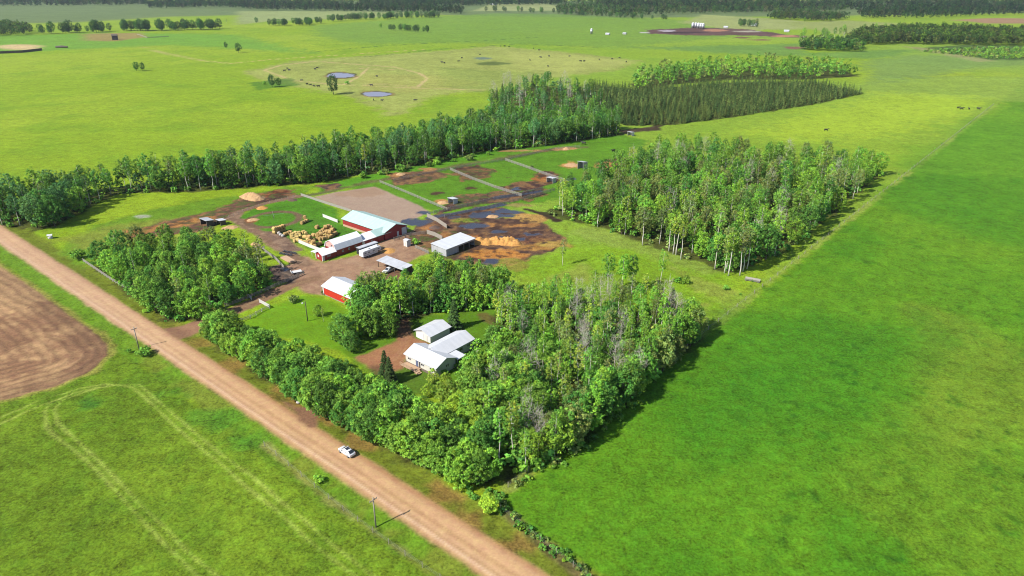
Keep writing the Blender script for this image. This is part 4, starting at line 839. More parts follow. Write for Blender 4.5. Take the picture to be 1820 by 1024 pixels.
# ---- open fronted machine shed
g = thing('machine_shed', 'open fronted white metal roofed machine shed beside the straw pile', 'shed', (-31.9, 257.5, 0), A1)
MB().prism([(0, 3.5), (8.7, 2.95), (8.7, 3.12), (0, 3.67)], -.2, 16.6, 'y').build('roof', M['white_roof_y'], g)
MB().box(.25, 8.2, .1, .25, 0, 2.93).build('wall', M['grey_wall'], g, label='near end wall'); MB().box(.1, .25, .1, 16.3, 0, 3.4).build('wall', M['grey_wall'], g, label='back wall'); MB().box(.25, 8.2, 16.15, 16.3, 0, 2.93).build('wall', M['grey_wall'], g, label='far end wall')
MB().box(8.2, 8.35, .1, 16.3, 2.3, 2.9).build('header_panel', M['grey_wall'], g); MB().box(8.2, 8.35, .1, 6.8, 0, 2.29).build('wall', M['grey_wall'], g, label='closed front bay')
for y in (7.0, 10.0, 13.1, 16.1): MB().box(8.1, 8.3, y - .1, y + .1, 0, 2.29).build('post', M['wood'], g)
# ---- carport
g = thing('carport', 'grey roofed open carport beside the parked camper', 'carport', (-50.6, 241.7, 0), A1)
MB().prism([(0, 2.6), (5, 3.0), (5, 3.14), (0, 2.74)], 0, 14.6, 'x').build('roof', M['grey_roof'], g)
for x in (.4, 4.9, 9.6, 14.2):
    MB().box(x - .1, x + .1, .3, .5, 0, 2.62).build('post', M['dark_wood'], g); MB().box(x - .1, x + .1, 4.5, 4.7, 0, 2.95).build('post', M['dark_wood'], g)
MB().box(.2, 14.4, 4.75, 4.85, 0, 2.6).build('back_wall', M['dark_wood'], g)
# ---- small shelters and sheds
def shelter(name, px, w, d, h, r, roof, wallm, label, rz=A1, cat='shelter', opening='y-'):
    q = G(*px); t = thing(name, label, cat, (q[0], q[1], 0), rz)
    m = MB().box(-w / 2, w / 2, d / 2 - .1, d / 2, 0, h).box(-w / 2, -w / 2 + .1, -d / 2, d / 2 - .1, 0, h).box(w / 2 - .1, w / 2, -d / 2, d / 2 - .1, 0, h); m.build('wall', wallm, t)
    MB().prism([(-d / 2 - .3, r), (d / 2 + .3, h), (d / 2 + .3, h + .12), (-d / 2 - .3, r + .12)], -w / 2 - .2, w / 2 + .2, 'x').build('roof', roof, t)
    for x in (-w / 2 + .1, w / 2 - .1): MB().box(x - .06, x + .06, -d / 2 - .02, -d / 2 + .08, 0, r).build('post', M['wood'], t)
    return t
shelter('animal_shelter', (805, 361), 3.6, 3, 2.2, 2.6, M['white_roof'], M['white'], 'little white animal shelter with straw in the green paddock')
shelter('animal_shelter', (980, 324), 4.2, 3, 2.3, 2.7, M['white_roof'], M['white'], 'white roofed animal shelter between the mud and the square wood')
shelter('hay_shelter', (1035, 300), 4, 4, 3.6, 4.4, M['grey_roof'], M['grey_wall'], 'tall grey hay shelter standing alone in straw at the back paddock')
shelter('animal_shelter', (369, 400), 5.6, 3.2, 2.4, 2.9, M['grey_roof'], M['dark_wood'], 'larger grey roofed shelter at the edge of the muddy cattle lot')
shelter('animal_shelter', (394, 399), 3.2, 2.6, 2.0, 2.3, M['white_roof'], M['dark_wood'], 'smaller pale roofed shelter right of the larger one at the cattle lot')
shelter('animal_shelter', (1121, 241), 3.6, 3, 2.2, 2.6, M['white_roof'], M['white'], 'tiny white shelter at the end of the back lane')
q = G(724, 437); t = thing('water_tank', 'small white upright tank standing beside a round bush near the barn', 'tank', (q[0], q[1], 0), A1)
MB().box(-1, 1, -1, 1, 0, 2.5).build('body', M['white'], t); MB().prism([(-1.15, 2.5), (1.15, 2.5), (1.15, 2.62), (0, 2.95), (-1.15, 2.62)], -1.15, 1.15, 'x').build('roof', M['white_roof'], t); panel(t, 'door', 'y-', 0, .7, .1, 1.8, -1, M['cream'])
q = G(205, 71); t = thing('feed_shed', 'dark narrow shed alone in the upper left pasture', 'shed', (q[0], q[1], 0), .3)
gwall(-4, 4, -3, 3, 7, 9).build('wall', M['dark'], t); groof(-4, 4, -3, 3, 7, 9).build('roof', M['dark_wood'], t)
for x, y, w, d_, h, lb in ((877, 9, 22, 10, 5, 'long pale shed on the far pale field'), (1290, 50, 8, 6, 4, 'pale shed nearest the far silos'), (1340, 46, 12, 8, 5, 'grey shed among the trees of the far farmstead'), (1398, 57, 9, 6, 4, 'pale shed right of the far farmstead yard'), (1080, 62, 7, 5, 3.4, 'low shed near the white far tank'), (1110, 61, 6, 5, 3, 'small pale shed right of the low far one')):
    q = G(x, y); t = thing('farm_shed', lb, 'shed', (q[0], q[1], 0), A1 + .2)
    gwall(-w / 2, w / 2, -d_ / 2, d_ / 2, h * .6, h).build('wall', M['grey_wall'], t); groof(-w / 2, w / 2, -d_ / 2, d_ / 2, h * .6, h).build('roof', M['grey_roof'], t)
sil = None
for i, (x, y) in enumerate(((1231, 50), (1236, 50), (1240.5, 50.6), (1245, 51), (1249, 51.4))):
    q = G(x, y)
    if sil is None:
        sil = thing('grain_silo', 'steel grain silo with cone top in the row at the far farmstead', 'silo', group='silos of the far farmstead'); MB().lathe([(3, 0), (3, 9)], 14).build('body', M['steel'], sil, True); MB().lathe([(3.15, 9), (.4, 11.2), (.3, 11.4)], 14).build('roof', M['white_roof'], sil); o = sil
    else: o = copy_tree(sil)
    o.location = (q[0], q[1], 0)
q = G(1051, 60); t = thing('grain_silo', 'single pale silo left of the far farmstead', 'silo', (q[0], q[1], 0)); MB().lathe([(2.2, 0), (2.2, 8)], 14).build('body', M['steel'], t, True); MB().lathe([(2.3, 8), (.4, 9.5)], 14).build('roof', M['white_roof'], t)

# ================================================================== VEHICLES
def wheel(p, x, y, r=.34, w=.24):
    t = MB(); t.tube([(x, y - w / 2, r), (x, y + w / 2, r)], [r, r], 16); o = t.build('wheel', M['rubber'], p, True)
    MB().tube([(x, y - w / 2 - .012, r), (x, y + w / 2 + .012, r)], [r * .62, r * .62], 12).build('rim', M['steel'], o)
def loft(secs):
    """secs: list of (x, [(y,z) ...]) rings of equal length"""
    mb = MB(); n = len(secs[0][1])
    for x, r in secs: mb.v += [(x, a, b) for a, b in r]
    for i in range(len(secs) - 1):
        for k in range(n): mb.f.append((i * n + k, i * n + (k + 1) % n, (i + 1) * n + (k + 1) % n, (i + 1) * n + k))
    mb.f.append(tuple(range(n))[::-1]); mb.f.append(tuple(range((len(secs) - 1) * n, len(secs) * n))); return mb
def ring(w, z0, z1, tw=None):
    tw = w if tw is None else tw
    return [(-w * .92, z0), (w * .92, z0), (w, z0 + .15), (w, (z0 + z1) / 2), (tw, z1 - .07), (tw * .86, z1), (-tw * .86, z1), (-tw, z1 - .07), (-w, (z0 + z1) / 2), (-w, z0 + .15)]
q = G(617, 808); ca = math.atan2(RD[1], RD[0])
c = thing('car', 'white car with dark roof panel driving on the gravel road', 'car', (q[0], q[1], .33), ca)
loft([(-2.32, ring(.72, .42, .78)), (-2.2, ring(.84, .32, .98)), (-1.5, ring(.91, .24, 1.0)), (0, ring(.92, .22, .96)), (1.2, ring(.91, .24, .92)), (1.95, ring(.86, .28, .80)), (2.3, ring(.70, .36, .64))]).build('body', M['carpaint'], c, True)
loft([(-2.0, ring(.70, .90, 1.02, .64)), (-1.25, ring(.80, .90, 1.42, .62)), (-.3, ring(.82, .90, 1.52, .63)), (.35, ring(.82, .90, 1.46, .62)), (1.25, ring(.76, .86, .96, .66))]).build('cabin', M['carpaint'], c, True)
MB().add([(-1.95, -.56, 1.075), (-1.95, .56, 1.075), (-1.28, .54, 1.45), (-1.28, -.54, 1.45)], [(0, 1, 2, 3)]).add([(-1.95, -.56, 1.055), (-1.95, .56, 1.055), (-1.28, .54, 1.43), (-1.28, -.54, 1.43)], [(3, 2, 1, 0)]).build('rear_window', M['glass'], c)
MB().add([(1.2, .58, 1.03), (1.2, -.58, 1.03), (.4, -.53, 1.475), (.4, .53, 1.475)], [(0, 1, 2, 3)]).build('windscreen', M['glass'], c)
MB().box(-.75, .1, -.46, .46, 1.49, 1.545).build('sunroof', M['glass'], c)
for s in (-1, 1):
    y = s * .82; MB().add([(-1.35, s * .845, 1.0), (.95, s * .85, .98), (.3, s * .70, 1.36), (-1.1, s * .70, 1.36)], [(0, 1, 2, 3) if s < 0 else (3, 2, 1, 0)]).build('side_window', M['glass'], c)
    MB().box(.65, .85, min(s * .9, s * 1.06), max(s * .9, s * 1.06), .98, 1.12).build('mirror', M['carpaint'], c)
    MB().box(-2.3, -2.2, min(s * .5, s * .8), max(s * .5, s * .8), .74, .9).build('tail_light', M['red_light'], c); MB().box(2.08, 2.2, min(s * .48, s * .76), max(s * .48, s * .76), .55, .68).build('headlight', M['lamp'], c)
    for x in (-1.42, 1.42): wheel(c, x, s * .82)
MB().box(-2.36, -2.3, -.28, .28, .55, .68).build('licence_plate', M['lamp'], c)
# pickup by the carport
q = G(692, 483); c = thing('pickup_truck', 'white pickup truck parked at the grey carport', 'truck', (q[0], q[1], 0), A1 - 1.5)
loft([(-2.7, ring(.92, .45, 1.1)), (-1, ring(.95, .42, 1.12)), (1.3, ring(.95, .42, 1.12)), (2.4, ring(.93, .42, 1.08)), (2.75, ring(.85, .5, .95))]).build('body', M['carpaint'], c, True)
loft([(-.7, ring(.86, 1.05, 1.75, .70)), (.7, ring(.86, 1.05, 1.8, .70)), (1.5, ring(.80, 1.0, 1.15, .72))]).build('cabin', M['carpaint'], c, True)
MB().box(-2.55, -.8, -.75, .75, 1.125, 1.14).build('cargo_bed', M['black'], c); MB().add([(1.5, .66, 1.19), (1.5, -.66, 1.19), (.78, -.6, 1.75), (.78, .6, 1.75)], [(0, 1, 2, 3)]).build('windscreen', M['glass'], c)
for s in (-1, 1):
    MB().add([(-.55, s * .875, 1.15), (.9, s * .875, 1.15), (.6, s * .76, 1.6), (-.5, s * .76, 1.6)], [(0, 1, 2, 3) if s < 0 else (3, 2, 1, 0)]).build('side_window', M['glass'], c)
    for x in (-1.6, 1.7): wheel(c, x, s * .85, .4, .28)
    MB().box(2.68, 2.78, min(s * .5, s * .8), max(s * .5, s * .8), .7, .88).build('headlight', M['lamp'], c)
# camper and stock trailer
O2 = (-57.2, 249.5); cz = A1 + PI / 2
c = thing('camper', 'long white camper trailer with dark windows parked beside the barn', 'camper', (O2[0] , O2[1], 0), cz)      # local x along e2, y to -e1
MB().prism([(.1, .75), (7.2, .75), (7.2, 1.5), (9.0, 1.5), (9.0, 2.8), (8.6, 3.05), (.4, 2.95), (.1, 2.7)], .0, 2.5, 'y').build('body', M['carpaint'], c)
for x in (1.2, 3.0, 5.2, 7.7): window(c, 'y-', x, 2.0 if x < 7 else 2.2, 1.0, .65, 0)
MB().box(.6, 7.0, -.02, -.002, 1.2, 1.32).build('stripe', M['black'], c); panel(c, 'door', 'y-', 6.5, .7, .9, 2.6, 0, M['cream']); MB().box(3.2, 4.2, .7, 1.7, 2.98, 3.25).build('air_conditioner', M['white'], c); MB().lathe([(.55, 3.0), (.5, 3.35), (.2, 3.5)], 12, (7.9, 1.2)).build('satellite_dome', M['white'], c)
for x in (2.7, 3.6):
    for y in (.1, 2.4): wheel(c, x, y, .38, .24)
for y in (.4, 2.1): MB().box(8.0, 8.15, y - .05, y + .05, 0, 1.55).build('landing_leg', M['black'], c)
p2 = loc(O2, -3.3, 1.2)
c = thing('stock_trailer', 'grey roofed livestock trailer parked between the camper and the barn', 'trailer', (p2[0], p2[1], 0), cz)
MB().box(0, 9, 0, 2.2, .6, 3.1).build('body', M['black'], c); MB().prism([(-.05, 3.1), (2.25, 3.1), (2.1, 3.3), (.1, 3.3)], -.1, 9.1, 'x').build('roof', M['grey_roof'], c)
for x in (4, 5):
    for y in (-.05, 2.25): wheel(c, x, y, .38, .22)
MB().tube([(9.1, 1.1, .7), (10.3, 1.1, .6)], [.07, .07]).build('drawbar', M['black'], c)
q = G(527, 486); c = thing('flatbed_trailer', 'small white flatbed trailer parked beside the driveway', 'trailer', (q[0], q[1], 0), A1 + 1.2)
MB().box(-1.9, 1.9, -1.1, 1.1, .7, .85).build('deck', M['white'], c); MB().box(-1.9, -1.8, -1.1, 1.1, .86, 1.3).build('headboard', M['white'], c); MB().tube([(1.9, 0, .7), (3.2, 0, .55)], [.06, .06]).build('drawbar', M['steel'], c)
for y in (-1.2, 1.2): wheel(c, 0, y, .35, .2)
q = G(512, 452); c = thing('disc_harrow', 'dark disc harrow standing beside the hay yard fence', 'farm implement', (q[0], q[1], 0), A1 + .3)
f_ = MB()
for y in (-1.2, 1.2): f_.box(-3, 3, y - .08, y + .08, .7, .85)
for x in (-2.4, 0, 2.4): f_.box(x - .08, x + .08, -1.12, 1.12, .71, .84)
f_.tube([(3, 0, .78), (5, 0, .6)], [.08, .08]); f_.build('frame', M['black'], c)
dm = MB().tube([(0, -.04, .45), (0, .04, .45)], [.45, .45], 12).mesh('disc'); dm.materials.append(M['steel'])
for i in range(9):
    for y in (-1.2, 1.2):
        o = D.objects.new('disc', dm); COL.objects.link(o); o.parent = c; o.location = (-2.8 + i * .7, y, 0); o.rotation_euler = (0, 0, 1.2)
# ================================================================== FARM THINGS
def bale_mesh(seed, mat):
    rg = random.Random(seed); mb = MB(); n = 14; L = .72; R = .76
    prof = [(-L, R * .55), (-L, R * .90), (-L * .86, R), (0, R * 1.02), (L * .86, R), (L, R * .90), (L, R * .55)]
    for x, r in prof:
        for k in range(n):
            a = 2 * PI * k / n; rr = r * (1 + rg.uniform(-.05, .05)); mb.v.append((x + rg.uniform(-.02, .02), rr * math.cos(a), max(-.70, rr * math.sin(a)) + .70))
    for i in range(len(prof) - 1):
        for k in range(n): mb.f.append((i * n + k, i * n + (k + 1) % n, (i + 1) * n + (k + 1) % n, (i + 1) * n + k))
    mb.f.append(tuple(range(n))[::-1]); mb.f.append(tuple(range((len(prof) - 1) * n, len(prof) * n))); me = mb.mesh('round_bale'); me.materials.append(mat); return me
BM = [bale_mesh(1, M['hay']), bale_mesh(2, M['hay']), bale_mesh(3, M['yellow_hay'])]
def bale(x, y, z, i, label, group, rz=None):
    o = D.objects.new('round_bale', BM[i]); COL.objects.link(o); o.location = (x, y, z); o.rotation_euler = (0, 0, U(0, 3.14) if rz is None else rz); s = U(.95, 1.12); o.scale = (s, s, s); tag(o, label, 'hay bale', group)
def bp(x, y): return G(470 + x / 10.66, 380 + y / 10.66 + 3)
for i in range(5):
    for z in (0, 1.42):
        q = bp(200 + i * 42, 345 - i * 12); bale(q[0], q[1], z, 0 if i else 2, 'hay bale in the two high stacked row at the yard corner', 'bales of the stacked row', A1 + .2)
for q in ((715, 165), (760, 145), (800, 125)):
    w = bp(*q); bale(w[0], w[1], 0, 0, 'round hay bale in the little group between round pen and barn', 'bales between round pen and barn')
w = bp(775, 120); bale(w[0], w[1], 1.4, 0, 'top hay bale of the little group between round pen and barn', None)
for q in ((400, 380), (450, 365), (495, 350)):
    w = bp(*q); bale(w[0], w[1], 0, 0, 'hay bale in the short low line beside the stacked row', 'bales of the short low line')
for q in ((520, 395), (560, 375), (600, 365), (650, 365), (530, 440), (575, 470), (620, 450), (690, 430), (640, 500), (585, 505), (610, 410), (660, 400)):
    w = bp(*q); bale(w[0], w[1], 0, 2, 'yellow straw bale at the left end of the big bale heap', 'yellow bales of the big heap')
for q in ((740, 350), (790, 370), (700, 510), (755, 540), (770, 440), (815, 450), (830, 480), (880, 490), (935, 490), (825, 540), (885, 560), (905, 600), (960, 610), (1020, 575), (1065, 555), (940, 405), (1000, 415), (1050, 410), (1100, 395), (1005, 465), (1060, 470), (1115, 465), (1170, 450), (1230, 440), (1275, 415),
          (1325, 345), (1345, 370), (1290, 330), (1240, 320), (1190, 375), (1225, 365), (1130, 365), (1120, 310), (1150, 275), (1205, 255), (1255, 255), (1285, 285), (1300, 390), (1180, 330), (1150, 410), (1210, 410), (1000, 250)):
    w = bp(*q); bale(w[0], w[1], 0, random.choice((0, 0, 1, 2)), 'round hay bale lying in the big bale heap behind the barn', 'bales of the big heap')
for q in ((870, 490), (1020, 440), (1080, 440), (1200, 400), (1250, 400), (1170, 300), (1220, 285), (1300, 350), (1070, 400), (940, 590)):
    w = bp(q[0], q[1] + 6); bale(w[0], w[1], 1.4, 0, 'hay bale lying on top of the big bale heap', 'upper bales of the big heap')
def mound(name, pts, w, h, mat, label, cat, seed, lump=.35):
    W = np.array([G(*p) for p in pts]); cx = W.mean(0); m = max(w, 1) + 1; st = .35
    xs = np.arange(W[:, 0].min() - m, W[:, 0].max() + m, st); yy = np.arange(W[:, 1].min() - m, W[:, 1].max() + m, st); X, Y = np.meshgrid(xs, yy)
    d = seg_dist(X, Y, W, False) if len(W) > 1 else np.hypot(X - W[0, 0], Y - W[0, 1]); d = d + (fbm(X, Y, 2.5, 3, seed) - .5) * w * .6
    t = np.clip(1 - d / w, 0, 1); Z = h * (t ** .8) * (1 - lump + 2 * lump * fbm(X, Y, 1.6, 3, seed + 5)) - .05; keep = t > .0
    V = np.stack([X - cx[0], Y - cx[1], Z], -1).reshape(-1, 3); ix = np.arange(X.size).reshape(X.shape); Qd = np.stack([ix[:-1, :-1], ix[:-1, 1:], ix[1:, 1:], ix[1:, :-1]], -1).reshape(-1, 4); k = keep.ravel(); Qd = Qd[k[Qd].any(1)]
    u, inv = np.unique(Qd.ravel(), return_inverse=True); o = link(name, npmesh(name, V[u], inv.reshape(-1, 4), mat, smooth=False), None); o.location = (cx[0], cx[1], 0); return tag(o, label, cat)
mound('straw_pile', [(850, 431), (880, 431), (914, 433)], 3.2, 2.5, M['straw'], 'long orange straw pile at the end of the machine shed', 'straw pile', 3, .7)
mound('chip_pile', [(442, 350), (455, 353)], 4.2, 2.4, M['chips'], 'tan wood chip heap at the top of the cattle lot', 'heap', 4)
mound('compost_heap', [(772, 405)], 2.2, 1.3, M['dung'], 'dark heap on the orange mud beside the barn puddle', 'heap', 5)
mound('compost_heap', [(462, 371), (470, 370)], 1.8, 1.2, M['straw'], 'small straw heap in the paddock above the round pen', 'heap', 6)
mound('compost_heap', [(446, 392), (452, 391)], 2.0, .9, M['chips'], 'low tan heap left of the round pen', 'heap', 7)
mound('straw_pile', [(1016, 294)], 4.5, .8, M['chips'], 'flat spread of bedding straw left of the tall hay shelter', 'straw pile', 8)
mound('straw_pile', [(788, 361)], 2.6, 1.2, M['chips'], 'tan straw heap beside the little white shelter', 'straw pile', 9)
mound('straw_pile', [(875, 385)], 2.6, .9, M['chips'], 'straw island in the large puddle', 'straw pile', 10)
mound('straw_pile', [(1006, 265)], 2.4, 1.2, M['chips'], 'tan heap beside the back lane fence', 'heap', 11)
mound('straw_pile', [(712, 310)], 2.6, 1.2, M['chips'], 'tan heap near the bushes of the long tree belt', 'heap', 12)
mound('straw_pile', [(665, 441), (672, 438)], 2.6, .8, M['chips'], 'loose straw beside the parked camper', 'straw pile', 13)
mound('straw_pile', [(690, 446)], 3.2, .9, M['straw'], 'orange straw patch between camper and muddy pen', 'straw pile', 14)
mound('compost_heap', [(520, 356)], 2.2, .9, M['dung'], 'dark dung heap at the corner of the riding arena', 'heap', 15)
mound('compost_heap', [(452, 434), (457, 437)], 1.6, 1.1, M['chips'], 'low brown heap at the upper right corner of the copse', 'heap', 17)
mound('compost_heap', [(466, 440)], 1.3, .9, M['wood'], 'small grey heap between copse and farm track', 'heap', 18)
mound('compost_heap', [(487, 478), (498, 481)], 1.5, .8, M['dung'], 'dark scrap heap beside the small flatbed trailer', 'heap', 19)
mound('straw_pile', [(404, 405), (412, 404)], 2.4, .8, M['chips'], 'pale straw heap behind the copse at the cattle lot', 'straw pile', 16)
q = G(513, 463); t = thing('board_stack', 'stack of tan boards lying beside the farm track', 'lumber', (q[0], q[1], 0), A1 - .1)
for i in range(4): MB().box(-4.2 + .1 * i, 3.8 - .15 * i, -1.3 + i * .05, 1.3 - .04 * i, .15 + i * .14, .27 + i * .14).build('board_layer', M['new_wood'], t)
for x in (-3, 0, 3): MB().box(x - .1, x + .1, -1.3, 1.3, 0, .148).build('bearer', M['dark_wood'], t)
q = G(1337, 500); t = thing('feed_trough', 'long pale feed trough near the crop field fence', 'trough', (q[0], q[1], 0), -.5)
MB().prism([(-.7, .3), (.7, .3), (1, 1.0), (.86, 1.0), (.6, .42), (-.6, .42), (-.86, 1.0), (-1, 1.0)], -2.6, 2.6, 'x').build('basin', M['pale_fence'], t)
for x in (-2.1, 2.1): MB().box(x - .1, x + .1, -.7, .7, 0, .298).build('leg', M['wood'], t)
for k, (x, y) in enumerate(((496, 416), (499, 419), (503, 421), (490, 413))):
    q = G(x, y); o = MB().lathe([(.5, 0), (.75, .3), (.7, .8), (.35, 1.05)], 9).build('boulder', M['stone'], None, True); o.location = (q[0], q[1], 0); tag(o, 'pale boulder in the row at the corner of the hay yard', 'boulder', 'boulders at the hay yard corner')
q = G(90, 424); t = thing('mineral_feeder', 'small white feeder standing near the roadside left of the copse', 'feeder', (q[0], q[1], 0), .4)
MB().lathe([(.9, .1), (1.0, .7)], 10).build('basin', M['white'], t); MB().prism([(-1, 1.5), (0, 1.9), (1, 1.5), (0, 1.8)], -1, 1, 'x').build('roof', M['white_roof'], t)
for s in (-.8, .8): MB().box(s - .05, s + .05, -.05, .05, 0, 1.6).build('post', M['wood'], t)
q = G(110, 85); o = MB().tube([(-9, 0, 1.2), (0, 0, 1.6), (9, 0, 1.2)], [1.2, 1.8, 1.1], 8).build('brush_pile', M['dark_wood'], None); o.location = (q[0], q[1], 0); tag(o, 'long dark brush pile in the upper left pasture', 'brush pile')
q = G(565, 120)
# cows
def cow_meshes():
    mb = MB(); S = [(-1.05, .12, 1.0), (-.98, .3, .98), (-.6, .38, .92), (0, .40, .88), (.55, .38, .92), (.85, .26, 1.05), (1.1, .18, 1.2), (1.35, .16, 1.22), (1.6, .13, 1.08), (1.78, .07, .98)]
    n = 8
    for x, r, z in S: mb.v += [(x, r * .8 * math.cos(2 * PI * k / n), z + r * math.sin(2 * PI * k / n)) for k in range(n)]
    for i in range(len(S) - 1):
        for k in range(n): mb.f.append((i * n + k, i * n + (k + 1) % n, (i + 1) * n + (k + 1) % n, (i + 1) * n + k))
    mb.f.append(tuple(range(n))[::-1]); mb.f.append(tuple(range((len(S) - 1) * n, len(S) * n)))
    for x in (-.8, .65):
        for y in (-.2, .2): mb.tube([(x, y, .75), (x + (.06 if x < 0 else -.03), y, .4), (x, y, 0)], [.13, .075, .065], 6)
    mb.tube([(-1.05, 0, 1.2), (-1.2, 0, .9), (-1.18, 0, .55)], [.04, .03, .05], 5)
    for s in (-1, 1): mb.tube([(1.38, s * .12, 1.33), (1.33, s * .3, 1.36)], [.06, .02], 4)
    me = mb.mesh('cow'); me.polygons.foreach_set('use_smooth', [True] * len(me.polygons)); me.materials.append(M['cow']); return me
CM = cow_meshes()
def cow(x, y, label, group):
    q = G(x, y); o = D.objects.new('cow', CM); COL.objects.link(o); o.location = (q[0], q[1], 0); o.rotation_euler = (0, 0, U(0, 6.28)); s = U(1.2, 1.5); o.scale = (s,) * 3; tag(o, label, 'cow', group)
for x, y in ((786, 112), (790, 113), (815, 110), (821, 104), (853, 98), (890, 83), (897, 83), (905, 84), (948, 87), (958, 90), (961, 103), (976, 101), (1012, 101), (1032, 110), (1038, 110), (1065, 107), (1088, 106), (1101, 104), (1113, 111), (974, 119), (560, 124), (564, 122), (670, 137), (660, 153), (942, 108), (738, 180)):
    cow(x, y, 'black cow grazing on the wide tan pasture', 'cows of the tan pasture')
for x, y in ((506, 127), (511, 123), (514, 126), (536, 144), (546, 151), (552, 152), (558, 154), (566, 155), (664, 179), (679, 180)): cow(x, y, 'black cow beside the track near the ponds', 'cows near the ponds')
for x, y in ((1703, 193), (1709, 195), (1722, 195), (1739, 195)): cow(x, y, 'dark cow in the bright pasture by the right field boundary', 'cows by the right boundary')
for x, y, lb in ((1090, 270, 'single black cow in the back paddock left of the square wood'), (1037, 257, 'dark cow lying near the heap at the back lane'), (1468, 233, 'lone dark cow in the pasture behind the square wood')): cow(x, y, lb, None)
# ================================================================== FENCES AND POLES
def fence(name, px, h, post, rails, mat, label, rail_t=.05, rail_h=.16, step=3.0, solid=False, r=.07):
    W = [G(*p) for p in px]; o = thing(name, label, 'fence', (W[0][0], W[0][1], 0)); ox, oy = W[0]
    mb = MB(); pts = []
    for a, b_ in zip(W[:-1], W[1:]):
        L = math.hypot(b_[0] - a[0], b_[1] - a[1]); ux, uy = (b_[0] - a[0]) / L, (b_[1] - a[1]) / L; nx, ny = -uy * rail_t, ux * rail_t
        zs = [(.1, h)] if solid else [(z - rail_h / 2, z + rail_h / 2) for z in [h * (i + 1) / (rails + .3) for i in range(rails)]]
        for z0, z1 in zs:
            P = [(a[0] - ox - nx, a[1] - oy - ny), (b_[0] - ox - nx, b_[1] - oy - ny), (b_[0] - ox + nx, b_[1] - oy + ny), (a[0] - ox + nx, a[1] - oy + ny)]; mb.prism(P, z0, z1, 'z')
        k = max(1, round(L / step)); pts += [(a[0] - ox + ux * L * i / k + ny * 2.6 / 1, a[1] - oy + uy * L * i / k - nx * 2.6, i) for i in range(k + 1)]
    mb.build('rail_panel', mat, o)
    pm = MB().box(-r, r, -r, r, -.2, h + .12).mesh('post'); pm.materials.append(post)
    for x, y, i in pts[:100]:
        q_ = D.objects.new('post', pm); COL.objects.link(q_); q_.parent = o; q_.location = (x, y, 0)
    return o
pf, wd, wh = M['pale_fence'], M['wood'], M['white']
fence('board_fence', [(148, 465), (200, 500), (258, 532), (290, 554)], 1.3, pf, 3, pf, 'bleached board fence between the roadside verge and the copse', step=2.5)
fence('gate_fence', [(434, 523), (447, 533)], 1.4, wh, 4, wh, 'white gate wing on the left side of the driveway')
fence('gate_fence', [(461, 538), (479, 548)], 1.4, wh, 4, wh, 'white gate wing on the right side of the driveway')
fence('rail_fence', [(479, 548), (466, 554), (446, 566), (430, 572)], 1.2, wh, 2, pf, 'low rail fence curving along the lawn beside the driveway')
fence('board_fence', [(400, 547), (440, 532), (500, 506), (540, 488)], 1.3, wd, 3, wd, 'grey board fence between copse and driveway')
fence('board_fence', [(466, 445), (490, 462), (505, 478)], 1.4, pf, 4, pf, 'pale board fence at the right edge of the copse')
fence('board_fence', [(535, 348), (580, 363), (624, 377)], 1.3, pf, 4, pf, 'pale board fence on the left side of the riding arena', solid=True)
fence('rail_fence', [(675, 325), (720, 343), (765, 362), (796, 375)], 1.5, pf, 3, pf, 'pale rail fence on the right side of the riding arena')
fence('rail_fence', [(800, 303), (840, 320), (880, 335), (927, 350)], 1.7, pf, 4, pf, 'pale rail fence dividing the middle paddocks', rail_h=.15)
fence('rail_fence', [(898, 286), (930, 297), (965, 310), (1003, 323)], 1.7, pf, 4, pf, 'pale rail fence of the paddock nearest the square wood', rail_h=.15)
fence('lane_fence', [(770, 381), (850, 363), (930, 346), (965, 338)], 1.7, wd, 3, wd, 'weathered fence on the far side of the muddy lane', rail_h=.2)
fence('lane_fence', [(790, 388), (860, 373), (930, 356), (985, 340)], 1.7, wd, 3, wd, 'weathered fence on the near side of the muddy lane', rail_h=.2)
fence('rail_fence', [(700, 322), (760, 310), (830, 297), (898, 286), (985, 266), (1030, 262)], 1.4, wd, 3, wd, 'weathered rail fence along the back lane')
fence('board_fence', [(759, 386), (776, 394), (794, 406)], 1.9, wd, 4, wd, 'tall plank fence beside the puddle right of the barn', solid=True)
fence('board_fence', [(759, 416), (772, 420), (786, 427)], 1.9, wd, 4, wd, 'tall plank windbreak against the machine shed', solid=True)
fence('rail_fence', [(700, 428), (730, 420), (759, 416)], 1.5, wd, 3, wd, 'weathered rail fence between barn and muddy pen')
fence('rail_fence', [(738, 441), (750, 446), (762, 452)], 1.4, pf, 3, pf, 'short pale fence in front of the muddy pen')
fence('board_fence', [(531, 432), (550, 440), (568, 447)], 1.5, wh, 4, wh, 'white board fence between hay yard and barn end', solid=True)
fence('board_fence', [(574, 386), (587, 391), (600, 396)], 1.5, wh, 4, wh, 'short white board fence at the far corner of the hall', solid=True)
fence('wire_fence', [(398, 392), (440, 374), (480, 362), (522, 352)], 1.3, wd, 4, M['steel'], 'thin wire fence along the muddy cattle lot', rail_t=.008, rail_h=.016)
fence('wire_fence', [(903, 866), (1240, 601), (1500, 396), (1766, 186)], 1.3, wd, 3, M['steel'], 'long wire fence along the left side of the crop field', rail_t=.008, rail_h=.016, step=7)
fence('wire_fence', [(470, 792), (610, 907), (720, 987), (850, 1075)], 1.2, wd, 3, M['steel'], 'wire fence between the hay field and the road verge', rail_t=.006, rail_h=.012, step=5, r=.05)
fence('wire_fence', [(890, 905), (960, 962), (1050, 1030)], 1.2, wd, 3, M['steel'], 'wire fence at the scrubby lower corner of the crop field', rail_t=.006, rail_h=.012, step=5, r=.05)
fence('windbreak_fence', [(-30, 97), (40, 94), (75, 90)], 3.4, M['dark_wood'], 3, M['dark_wood'], 'long brown windbreak fence at the left edge of the pasture', solid=True, step=8)
